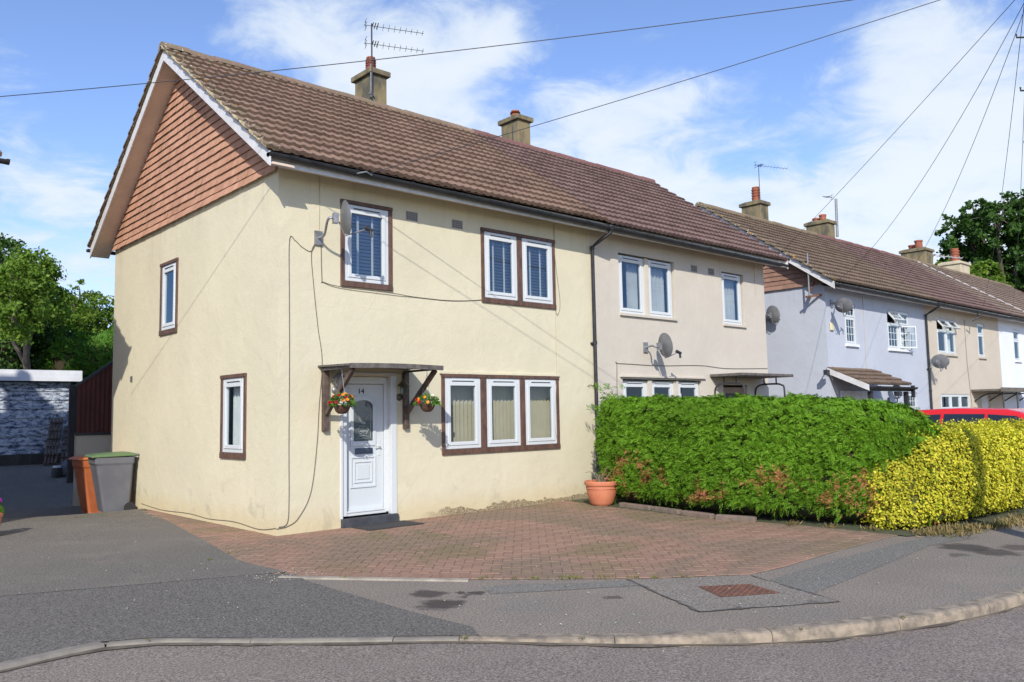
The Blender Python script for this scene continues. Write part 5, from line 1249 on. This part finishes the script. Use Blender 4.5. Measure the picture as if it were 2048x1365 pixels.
# ------------------------------------------------------------------ cars behind the hedge
M['car_dark_glass'] = simple('dark_car_glass', (.012, .016, .022), rough=.06, spec=.8)
def car(label, x, y, z0, paint, tone=1):
    """estate car pointing to -y (towards the road)"""
    T = thing('parked_car', label, 'car', (x, y, z0), 'cars parked in the front drives')
    # (along, z) outline; along increases to the rear (+y)
    body = [(-2.10, .30), (-2.14, .55), (-2.05, .72), (-1.30, .90), (-1.02, .93), (1.98, .97), (2.06, .70), (2.08, .42), (2.0, .28), (-1.95, .24)]
    hw = .86
    def sect(pts, wf):
        m = MB(); n = len(pts); vs = []
        for wq in (-1, -.86, .86, 1):
            for a, z in pts:
                k = wf(z) * (abs(wq) if True else 1); ins = .02 if abs(wq) == 1 else 0
                vs.append((x + math.copysign(k, wq), y + a * (1 - ins * .5), z0 + z - (ins if z > .6 else -ins * .5)))
        fs = []
        for r_ in range(3):
            for q in range(n): fs.append((r_ * n + q, r_ * n + (q + 1) % n, (r_ + 1) * n + (q + 1) % n, (r_ + 1) * n + q))
        fs += [tuple(range(n))[::-1], tuple(range(3 * n, 4 * n))]; m.add(vs, fs); return m
    sect(body, lambda z: hw).build('body', M[paint], T, bevel=.04)
    cab = [(-1.04, .925), (-.25, 1.44), (.0, 1.50), (.9, 1.535), (1.75, 1.50), (1.90, 1.42), (2.0, .96)]
    wc = lambda z: hw - .03 - (z - .92) * .28
    sect(cab, wc).build('cabin', M[paint], T, bevel=.03)
    m = MB()
    for s in (-1, 1):
        for pts in ([(-.78, .98), (-.20, 1.36), (.30, 1.40), (.34, .98)], [(.40, .98), (.36, 1.405), (1.12, 1.415), (1.16, .99)], [(1.22, .99), (1.19, 1.41), (1.60, 1.39), (1.78, 1.02)]):
            m.poly([(x + s * (wc(z) + .006), y + a, z0 + z) for a, z in pts])
    m.poly([(x - .66, y - 1.0, z0 + .965), (x + .66, y - 1.0, z0 + .965), (x + .55, y - .29, z0 + 1.43), (x - .55, y - .29, z0 + 1.43)]); m.poly([(x - .6, y + 1.99, z0 + 1.05), (x + .6, y + 1.99, z0 + 1.05), (x + .52, y + 1.925, z0 + 1.40), (x - .52, y + 1.925, z0 + 1.40)])
    m.build('windows', M['car_dark_glass'], T)
    for s in (-1, 1):
        m = MB(); m.box(x + s * .62 - .16, x + s * .62 + .16, y - 2.13, y - 2.0, z0 + .58, z0 + .72); m.build('headlight', M['lamp_glass'], T, bevel=.03)
        m = MB(); m.box(x + s * .93 - .09, x + s * .93 + .09, y - .78, y - .68, z0 + .93, z0 + 1.05); m.build('door_mirror', M[paint], T, bevel=.03)
        for a in (-1.32, 1.30):
            m = MB(); m.tube([(x + s * .66, y + a, z0 + .30), (x + s * .87, y + a, z0 + .30)], .31, 24); w = m.build('wheel', M['rubber'], T, bevel=.03)
            m = MB(); m.tube([(x + s * .80, y + a, z0 + .30), (x + s * .875, y + a, z0 + .30)], .20, 16); m.build('rim', M['metal'], w)
car('red estate car behind the golden hedge', 13.55, -4.75, -.03, 'car_red')
car('dark blue car parked behind the red one', 17.2, -5.2, -.05, 'car_blue')

# petunias in a pot at the left edge
T = thing('plant_pot', 'pot of purple and pink petunias at the left edge of the drive', 'plant pot', (-2.66, 3.05, 0))
m = MB(); m.lathe([(.0, 0), (.12, 0), (.16, .26), (.175, .27), (.175, .31), (.155, .31), (.15, .27), (0, .27)], (-2.72, 3.05, gh(-2.4, 3) + .01), 24); m.build('pot', M['terracotta'], T, smooth=True)
n = 260; d = rdir(n); d[:, 2] = np.abs(d[:, 2]); Pn = np.array((-2.72, 3.05, .33)) + d * .15; A = unit(d + .5 * rdir(n)) * .05; B = unit(np.cross(A, rdir(n))) * .015
leaf_obj('foliage', Pn, A, B, M['garden_leaf'], T)
for q in range(9):
    dd = np.array(unit(rdir(1))[0]); dd[2] = abs(dd[2]); f0 = np.array((-2.72, 3.05, .36)) + dd * .19; t = np.linspace(0, 2 * np.pi, 7, endpoint=False); n0 = unit(dd + np.array((.2, -.6, 0))); u = unit(np.cross(n0, [0, 0, 1.])); w = np.cross(n0, u)
    leaf_obj('flower', np.repeat(f0[None], 7, 0), (np.cos(t)[:, None] * u + np.sin(t)[:, None] * w + .3 * n0) * .038, (-np.sin(t)[:, None] * u + np.cos(t)[:, None] * w) * .02, M['pink_petal'], T, .75)

# ------------------------------------------------------------------ hedges and trees
def loft(secs, n=40, ex=5.0):
    """closed rounded hull through sections (centre xy, half-width vector xy, height, base z); returns verts, faces"""
    V = []; F = []
    for (cx, cy, hx, hy, h, zb) in secs:
        for k in range(n):
            t = 2 * math.pi * k / n; c, s = math.cos(t), math.sin(t)
            a = math.copysign(abs(c) ** (2 / ex), c); b = math.copysign(abs(s) ** (2 / ex), s)
            V.append((cx + hx * a, cy + hy * a, zb + h * (b + 1) / 2))
    for i in range(len(secs) - 1):
        for k in range(n): F.append((i * n + k, i * n + (k + 1) % n, (i + 1) * n + (k + 1) % n, (i + 1) * n + k))
    F += [tuple(range(n))[::-1], tuple((len(secs) - 1) * n + k for k in range(n))]
    return V, F
def sample(V, F, N, weight=None):
    V = np.array(V); T = []
    for f in F:
        if len(f) == 4: T += [(f[0], f[1], f[2]), (f[0], f[2], f[3])]
        else:
            for i in range(1, len(f) - 1): T.append((f[0], f[i], f[i + 1]))
    T = np.array(T); a, b, c = V[T[:, 0]], V[T[:, 1]], V[T[:, 2]]; nr = np.cross(b - a, c - a); ar = np.linalg.norm(nr, axis=1) / 2
    cen = V.mean(0); nrm = nr / np.maximum(ar[:, None] * 2, 1e-9)
    w = ar * (weight((a + b + c) / 3, nrm) if weight else 1); w = np.maximum(w, 0); idx = rng.choice(len(T), N, p=w / w.sum())
    u, v = rng.uniform(size=N), rng.uniform(size=N); k = u + v > 1; u[k] = 1 - u[k]; v[k] = 1 - v[k]
    return a[idx] + (b - a)[idx] * u[:, None] + (c - a)[idx] * v[:, None], nrm[idx]
def lump(P, s):
    q = P * s; return (np.sin(q[:, 0] * 1.7 + np.sin(q[:, 1] * 1.3) * 2) + np.sin(q[:, 1] * 1.9 + np.sin(q[:, 2] * 1.7) * 2) + np.sin(q[:, 2] * 2.3 + np.sin(q[:, 0] * 1.1) * 2)) / 3
def sprays(P, nrm, out, L, k, wid, droop, name, mat, parent, flat=.5):
    """feathery sprays: k leaflets to each side of a short drooping stalk"""
    N = len(P); up_ = np.array((0, 0, 1.))
    tg = rdir(N) + up_ * droop * 4 + np.cross(nrm, up_) * .55; tg = unit(tg - nrm * (tg * nrm).sum(1)[:, None])
    ax = unit(nrm * .55 + tg * .9); L = L * rng.uniform(.7, 1.35, N)
    side = unit(np.cross(ax, nrm + .45 * rdir(N))); base = P + nrm * out[:, None]
    PP, AA, BB = [], [], []
    for q in range(k):
        t = (q + .5) / k; sgn = 1 if q % 2 else -1
        p = base + ax * (L * t)[:, None] + up_ * (-.25 * L * t * t)[:, None]
        a = unit(ax * .85 + side * sgn * .75 * (1 - t * .6) + up_ * -.12 + .18 * rdir(N)) * (L * .55 * (1.15 - t * .6))[:, None]
        b = unit(np.cross(a, np.cross(ax, side)) * 1.0 + rdir(N) * flat * np.linalg.norm(a, axis=1)[:, None]) * wid * (1.1 - t * .4)
        PP.append(p); AA.append(a); BB.append(b)
    return leaf_obj(name, np.concatenate(PP), np.concatenate(AA), np.concatenate(BB), mat, parent)
def hull(name, V, F, mat, parent, shrink=.0):
    m = MB(); m.v = [tuple(v) for v in V]; m.f = list(F); m.mi = [0] * len(F); return m.build(name, mat, parent, smooth=True)

def conifer_hedge():
    T = thing('conifer_hedge', 'tall clipped green conifer hedge with brown bare patches between the two front gardens', 'hedge', (5.9, -3.3, 0))
    S_ = []
    for cx, cy, w, h in ((6.22, -.55, .30, 1.62), (6.18, -.75, .66, 1.74), (6.02, -1.5, .72, 1.72), (5.88, -2.4, .74, 1.69), (5.74, -3.3, .76, 1.66), (5.82, -4.2, .74, 1.64), (5.98, -5.0, .74, 1.60), (6.10, -5.5, .70, 1.50), (6.18, -5.8, .58, 1.30), (6.22, -6.0, .36, 1.0)):
        S_.append((cx, cy, w, 0, h, .06))
    Vc, F = loft(S_, 44, 5)
    Vi = [(6.0 + (v[0] - 6.0) * .80, -3.3 + (v[1] + 3.3) * .95, .04 + (v[2] - .04) * .88) for v in Vc]
    hull('branches', Vi, F, M['conifer_core'], T)
    def w(c, n): return np.where(n[:, 0] > .5, .25, 1.0) * np.where(n[:, 2] < -.5, .1, 1)
    P, nr = sample(Vc, F, 24000, w)
    cen = np.stack([np.full(len(P), 6.0), P[:, 1], np.full(len(P), .9)], 1); fl = (nr * (P - cen)).sum(1) < 0; nr[fl] *= -1
    lo = (P[:, 2] < .26) & (rng.uniform(size=len(P)) < .55); P = P[~lo]; nr = nr[~lo]
    out = -.07 + .06 * lump(P, 4.0) + .05 * lump(P, 12.0) + rng.uniform(-.05, .04, len(P))
    sprays(P, nr, out, .092, 9, .0078, .10, 'foliage', M['conifer'], T)
    # the unclipped sprig poking past the downpipe
    n = 70; t = rng.uniform(0, 1, n); P = np.stack([5.95 + .25 * rng.uniform(-1, 1, n), -.62 + .22 * rng.uniform(-1, 1, n), 1.58 + .42 * t ** 1.6], 1); nr = unit(np.array((-.35, 0, .9)) + .4 * rdir(n))
    tag(sprays(P, nr, np.zeros(n), .13, 9, .009, .3, 'stray_shoots', M['conifer'], T), kind='stuff')
conifer_hedge()
def golden_hedge():
    T = thing('golden_hedge', 'clipped golden-yellow privet hedge along the pavement in front of the red car', 'hedge', (8.5, -5.8, 0))
    S_ = []
    for x, ya, yb, h in ((5.38, -5.72, -5.48, .55), (5.48, -5.90, -5.25, .80), (5.70, -6.04, -4.98, 1.0), (6.05, -6.16, -4.85, 1.15), (6.5, -6.26, -4.85, 1.19), (7.0, -6.33, -4.95, 1.21), (8, -6.37, -5.2, 1.21), (9.5, -6.42, -5.3, 1.22), (11.5, -6.48, -5.4, 1.23), (12.2, -6.45, -5.5, 1.22)):
        S_.append((x, (ya + yb) / 2, 0, (yb - ya) / 2, h, .05))
    Vc, F = loft(S_, 40, 5)
    Vi = [(8.5 + (v[0] - 8.5) * .965, -5.8 + (v[1] + 5.8) * .76, .02 + (v[2] - .02) * .88) for v in Vc]
    hull('branches', Vi, F, M['privet_core'], T)
    def w(c, n): return np.where(c[:, 0] > 9, .35, 1.0) * np.where(c[:, 1] > -5.25, .45, 1.0)
    N = 100000; P, nr = sample(Vc, F, N, w)
    cen = np.stack([np.clip(P[:, 0], 6.3, 11.5), np.full(N, -5.7), np.full(N, .7)], 1); fl = (nr * (P - cen)).sum(1) < 0; nr[fl] *= -1
    out = -.055 + .05 * lump(P, 4.5) + .045 * lump(P, 13) + rng.uniform(-.07, .05, N)
    kp = ~((P[:, 2] < .2) & (rng.uniform(size=N) < .5)); P, nr, out = P[kp], nr[kp], out[kp]; N = len(P)
    ln = unit(nr + np.array((0, 0, .35)) + .75 * rdir(N)); A = unit(np.cross(ln, rdir(N))); B = np.cross(ln, A); s = rng.uniform(.7, 1.3, N)[:, None]
    leaf_obj('foliage', P + nr * out[:, None], A * .036 * s, B * .0135 * s, M['privet'], T)
    n = 500; x = rng.uniform(5.6, 9.5, n); P = np.stack([x, -5.75 + .45 * rng.uniform(-1, 1, n), 1.11 + np.clip((x - 5.6) * .2, -.1, .1) + .12 * rng.uniform(0, 1, n) ** 2], 1); A = unit(rdir(n) * .7 + np.array((0, 0, .9))) * .04; B = unit(np.cross(A, rdir(n))) * .014
    tag(leaf_obj('stray_shoots', P, A, B, M['privet'], T), kind='stuff')
golden_hedge()

def px(u, v, dist):
    return CAM + pixdir(u, v) * dist
def tree(name, label, base, blobs, N, ls, mat, group=None, trunk=.22, clump=.28, fill=.5):
    """trunk and limbs, crown of leaf-sized faces gathered in clumps with gaps between"""
    base = Vector(base); T = thing(name, label, 'tree', base, group)
    m = MB(); cz = Vector((sum(b[0].x for b in blobs) / len(blobs), sum(b[0].y for b in blobs) / len(blobs), min(b[0].z for b in blobs))); fork = base.lerp(Vector((cz.x, cz.y, max(base.z + 1, cz.z))), .75)
    m.tube(smoothpath([base, base.lerp(fork, .5) + Vector((.1, .05, 0)), fork], 4), [trunk * (1.25 - .55 * i / 8) for i in range(9)], 10)
    rr = random.Random(int(abs(base.x * 10)))
    for c, r in blobs:
        p = smoothpath([fork - Vector((0, 0, .3)), fork.lerp(c, .5) + Vector((rr.uniform(-.3, .3), rr.uniform(-.3, .3), -.15 * r)), c, c + Vector((rr.uniform(-.4, .4) * r, rr.uniform(-.4, .4) * r, .6 * r))], 4)
        m.tube(p, [max(.02, trunk * .55 * (1 - i / (len(p)))) for i in range(len(p))], 6)
        for _ in range(4):
            d = Vector(tuple(rdir(1)[0])) ; q = c + d * r * .75; m.tube([c.lerp(fork, .2), c.lerp(q, .5) + Vector((0, 0, .1 * r)), q], [trunk * .22, trunk * .14, .015], 5)
    m.build('trunk', M['bark'], T, smooth=True)
    tot = sum(r * r for _, r in blobs); PP = []; CC = []
    for c, r in blobs:
        n = int(N * r * r / tot); nc = max(8, int(n / 55))
        d = rdir(nc); rad = r * (fill + (1 - fill) * rng.uniform(0, 1, nc) ** .6); ce = np.array(c) + d * rad[:, None] * np.array((1, 1, .9))
        cr = clump * r ** .5 * rng.uniform(.6, 1.3, nc); i = rng.integers(0, nc, n)
        PP.append(ce[i] + rdir(n) * (cr[i] * rng.uniform(0, 1, n) ** .5)[:, None] * np.array((1, 1, .7))); CC.append(np.repeat(np.array(c)[None], n, 0))
    P = np.concatenate(PP); Cn = np.concatenate(CC); n = len(P)
    ln = unit(unit(P - Cn) * .5 + np.array((0, 0, .5)) + .9 * rdir(n)); A = unit(np.cross(ln, rdir(n))); B = np.cross(ln, A); s = (ls * rng.uniform(.6, 1.3, n))[:, None]
    leaf_obj('crown', P, A * s, B * s * .42, M[mat], T); return T
G3 = 'trees beyond the garage'
def pb(lst, dist, jit=.0): return [(px(u, v, dist + dd), r) for (u, v, r, dd) in lst]
b = pb([(-60, 600, 1.9, 0), (20, 560, 1.2, -1), (-20, 520, 1.1, .5), (50, 640, 1.3, .8), (85, 590, .7, 0), (-90, 700, 2.0, 0), (30, 700, 1.5, 1)], 31)
q = px(0, 860, 32); tree('broadleaf_tree', 'dark broadleaf tree on the left, tallest of those beyond the garage', (q.x, q.y, .4), b, 26000, .115, 'dark_leaf', G3)
b = pb([(60, 545, .8, 0), (40, 590, 1.0, -1), (85, 610, .8, 0), (20, 620, .9, -2)], 28)
q = px(55, 860, 28); tree('broadleaf_tree', 'sunlit olive-green tree in front of the dark tree on the left', (q.x, q.y, .4), b, 11000, .10, 'ash', G3, .12)
b = pb([(150, 620, 1.2, 0), (185, 640, 1.3, 0), (120, 645, 1.1, -1), (215, 650, 1.1, 1), (150, 690, 1.5, 0), (205, 700, 1.4, 0), (105, 690, 1.0, 0), (240, 690, 1.3, 0), (160, 590, .6, .5)], 37)
q = px(160, 860, 37); tree('broadleaf_tree', 'light green open-crowned tree between the dark tree and the gable', (q.x, q.y, .4), b, 20000, .12, 'ash', G3, .16, fill=.3)
def back_conifer():
    T = thing('conifer_hedge', 'bright green feathery conifer hedge just above the garage roof', 'hedge', (3.0, 22, .4))
    m = MB(); a, c = px(60, 800, 32), px(260, 800, 32)
    S_ = [(a.x + (c.x - a.x) * t, a.y + (c.y - a.y) * t, .12 * (1 if 0 < t < 1 else .3), .9 * (1 if 0 < t < 1 else .3), 4.0 + .3 * math.sin(t * 9), .4) for t in (0, .08, .3, .5, .7, .92, 1)]
    # sections are taken across the run
    S_ = [(x, y, -.25, .95 if i not in (0, 6) else .3, h, z) for i, (x, y, _, _, h, z) in enumerate(S_)]
    V, F = loft(S_, 24, 4); hull('branches', V, F, M['conifer_core'], T)
    P, nr = sample(V, F, 2600); fl = nr[:, 2] < -.3; cen = np.array(((a.x + c.x) / 2, (a.y + c.y) / 2, 2.0)); s = ((P - cen) * nr).sum(1) < 0; nr[s] *= -1
    sprays(P, nr, rng.uniform(-.05, .12, len(P)), .34, 9, .03, .25, 'foliage', M['conifer2'], T)
back_conifer()
G4 = 'trees behind the terrace'
b = pb([(1935, 470, 2.3, 0), (1915, 505, 1.6, 0), (1990, 440, 2.4, -2), (2045, 430, 2.6, 0), (2080, 500, 3.4, 0), (1960, 530, 2.4, 0), (2020, 520, 2.6, 1), (1890, 545, 1.4, 0), (2030, 575, 1.9, 0), (1965, 575, 1.5, 0), (1950, 430, 1.2, 0), (2100, 420, 2.5, 0), (2130, 570, 3, 0)], 76)
q = px(2033, 840, 76); tree('oak_tree', 'large dark oak towering behind the end of the terrace', (q.x, q.y, 0), b, 34000, .28, 'oak', G4, .42, .26, .3)
b = pb([(1905, 548, 1.3, 0), (1940, 562, 1.2, 0), (1965, 548, 1.0, 0), (1985, 572, 1.1, 0)], 68)
q = px(1940, 840, 68); tree('broadleaf_tree', 'lighter green tree low behind the pale end chimney', (q.x, q.y, 0), b, 9000, .26, 'ash', G4, .25)

# ------------------------------------------------------------------ weeds, dry grass, litter
def tufts(name, label, spots, n, h, mat, spread=.06):
    PP, AA, BB = [], [], []
    for (x, y, k) in spots:
        c = int(n * k); P = np.stack([x + spread * k * rng.normal(size=c), y + spread * k * rng.normal(size=c), np.full(c, .008)], 1); A = unit(rdir(c) * .8 + np.array((0, 0, .8))); A[:, 2] = np.abs(A[:, 2]); A = A * h * rng.uniform(.4, 1.2, c)[:, None]; B = unit(np.cross(A, rdir(c))) * h * .10
        PP.append(P); AA.append(A); BB.append(B)
    o = leaf_obj(name, np.concatenate(PP), np.concatenate(AA), np.concatenate(BB), M[mat]); return tag(o, label, 'weeds', kind='stuff')
tufts('weeds', 'small green weeds sprouting along the front edge of the brick paving', [(.02, -4.22, .6), (.2, -4.42, .5), (.34, -4.55, .6), (.52, -4.73, 1.1), (.62, -4.82, .9), (.8, -5.02, .9), (.98, -5.2, .6), (1.12, -5.36, .5), (1.35, -5.52, .5), (-.9, -3.2, .3), (.28, 5.6, .2), (-.15, 4.6, .4), (-.5, 3.0, .3), (-1.35, -1.2, .5), (-1.02, -.9, .3)], 26, .045, 'weed', .05)
tufts('moss', 'green moss and weeds in the crack across the old drive', [(-1.9 + .22 * i + random.uniform(-.05, .05), 4.2 + .05 * math.sin(i * 2) + .08 * i, random.uniform(.3, .9)) for i in range(7)], 60, .03, 'weed', .09)
tufts('dry_grass', 'dry grass and fallen leaves at the foot of the golden hedge', [(5.35 + .14 * i, -6.05 - .05 * i + random.uniform(-.12, .08), random.uniform(.6, 1.5)) for i in range(12)] + [(7.0 + .3 * i, -6.5, 1.0) for i in range(9)] + [(5.35, -5.5, .8), (5.25, -5.0, .6), (5.1, -4.5, .6), (5.5, -6.35, 1.2)], 60, .09, 'dry', .09)
def stones(name, label, n, area, mat):
    m = MB()
    for _ in range(n):
        x, y = area(); s = random.uniform(.004, .011); h = gh(x, y) + .015
        a = random.uniform(0, 3); vs = [(x + s * math.cos(a + k * 1.57) * random.uniform(.6, 1.2), y + s * math.sin(a + k * 1.57) * random.uniform(.6, 1.2), h) for k in range(4)] + [(x, y, h + s * .8)]
        m.add(vs, ((0, 1, 4), (1, 2, 4), (2, 3, 4), (3, 0, 4)))
    return tag(m.build(name, M[mat], origin=(0, 0, 0)), label, 'grit', kind='stuff')
stones('grit', 'scattered pale grit and tiny stones on the drive and pavement', 420, lambda: random.choice([(random.uniform(-3.6, 0), random.uniform(-4.2, 5)), (random.uniform(-1, 4.5), random.uniform(-7, -4.6)), (random.uniform(-1.5, -.9), random.uniform(-2.9, -2.3)), (random.uniform(0, 5), random.uniform(-5.5, -1))]), 'edging')

def gutter_silt():
    m = MB(); pts = [q for q in KR if -7 < q.x < 14]; rr = random.Random(9); prev = None
    for i, q in enumerate(pts):
        t = (pts[min(i + 1, len(pts) - 1)] - pts[max(i - 1, 0)]).normalized(); n_ = Vector((t.y, -t.x, 0)); w = .012 + .05 * rr.random() ** 2.2; z = -kerb_h(q.x) + .006
        a = Vector((q.x, q.y, z + .010)); b = a + n_ * w - Vector((0, 0, .008))
        if prev: m.quad(prev[0], a, b, prev[1])
        prev = (a, b)
    tag(m.build('gutter_silt', M['silt'], origin=(0, 0, 0)), 'thin line of dark silt in the gutter along the kerb', 'silt', kind='stuff')
M['silt'] = simple('gutter_silt', (.075, .062, .046), (.13, .11, .085), 9, .95, .5, 80)
gutter_silt()
tufts('weeds', 'tiny weeds growing in the gutter joints of the kerb', [(-1.42, -5.69, .5), (.36, -7.23, .4), (1.15, -7.6, .5), (-.86, -6.29, .35), (2.6, -7.98, .5), (-3.0, -4.13, .3)], 26, .03, 'weed', .025)
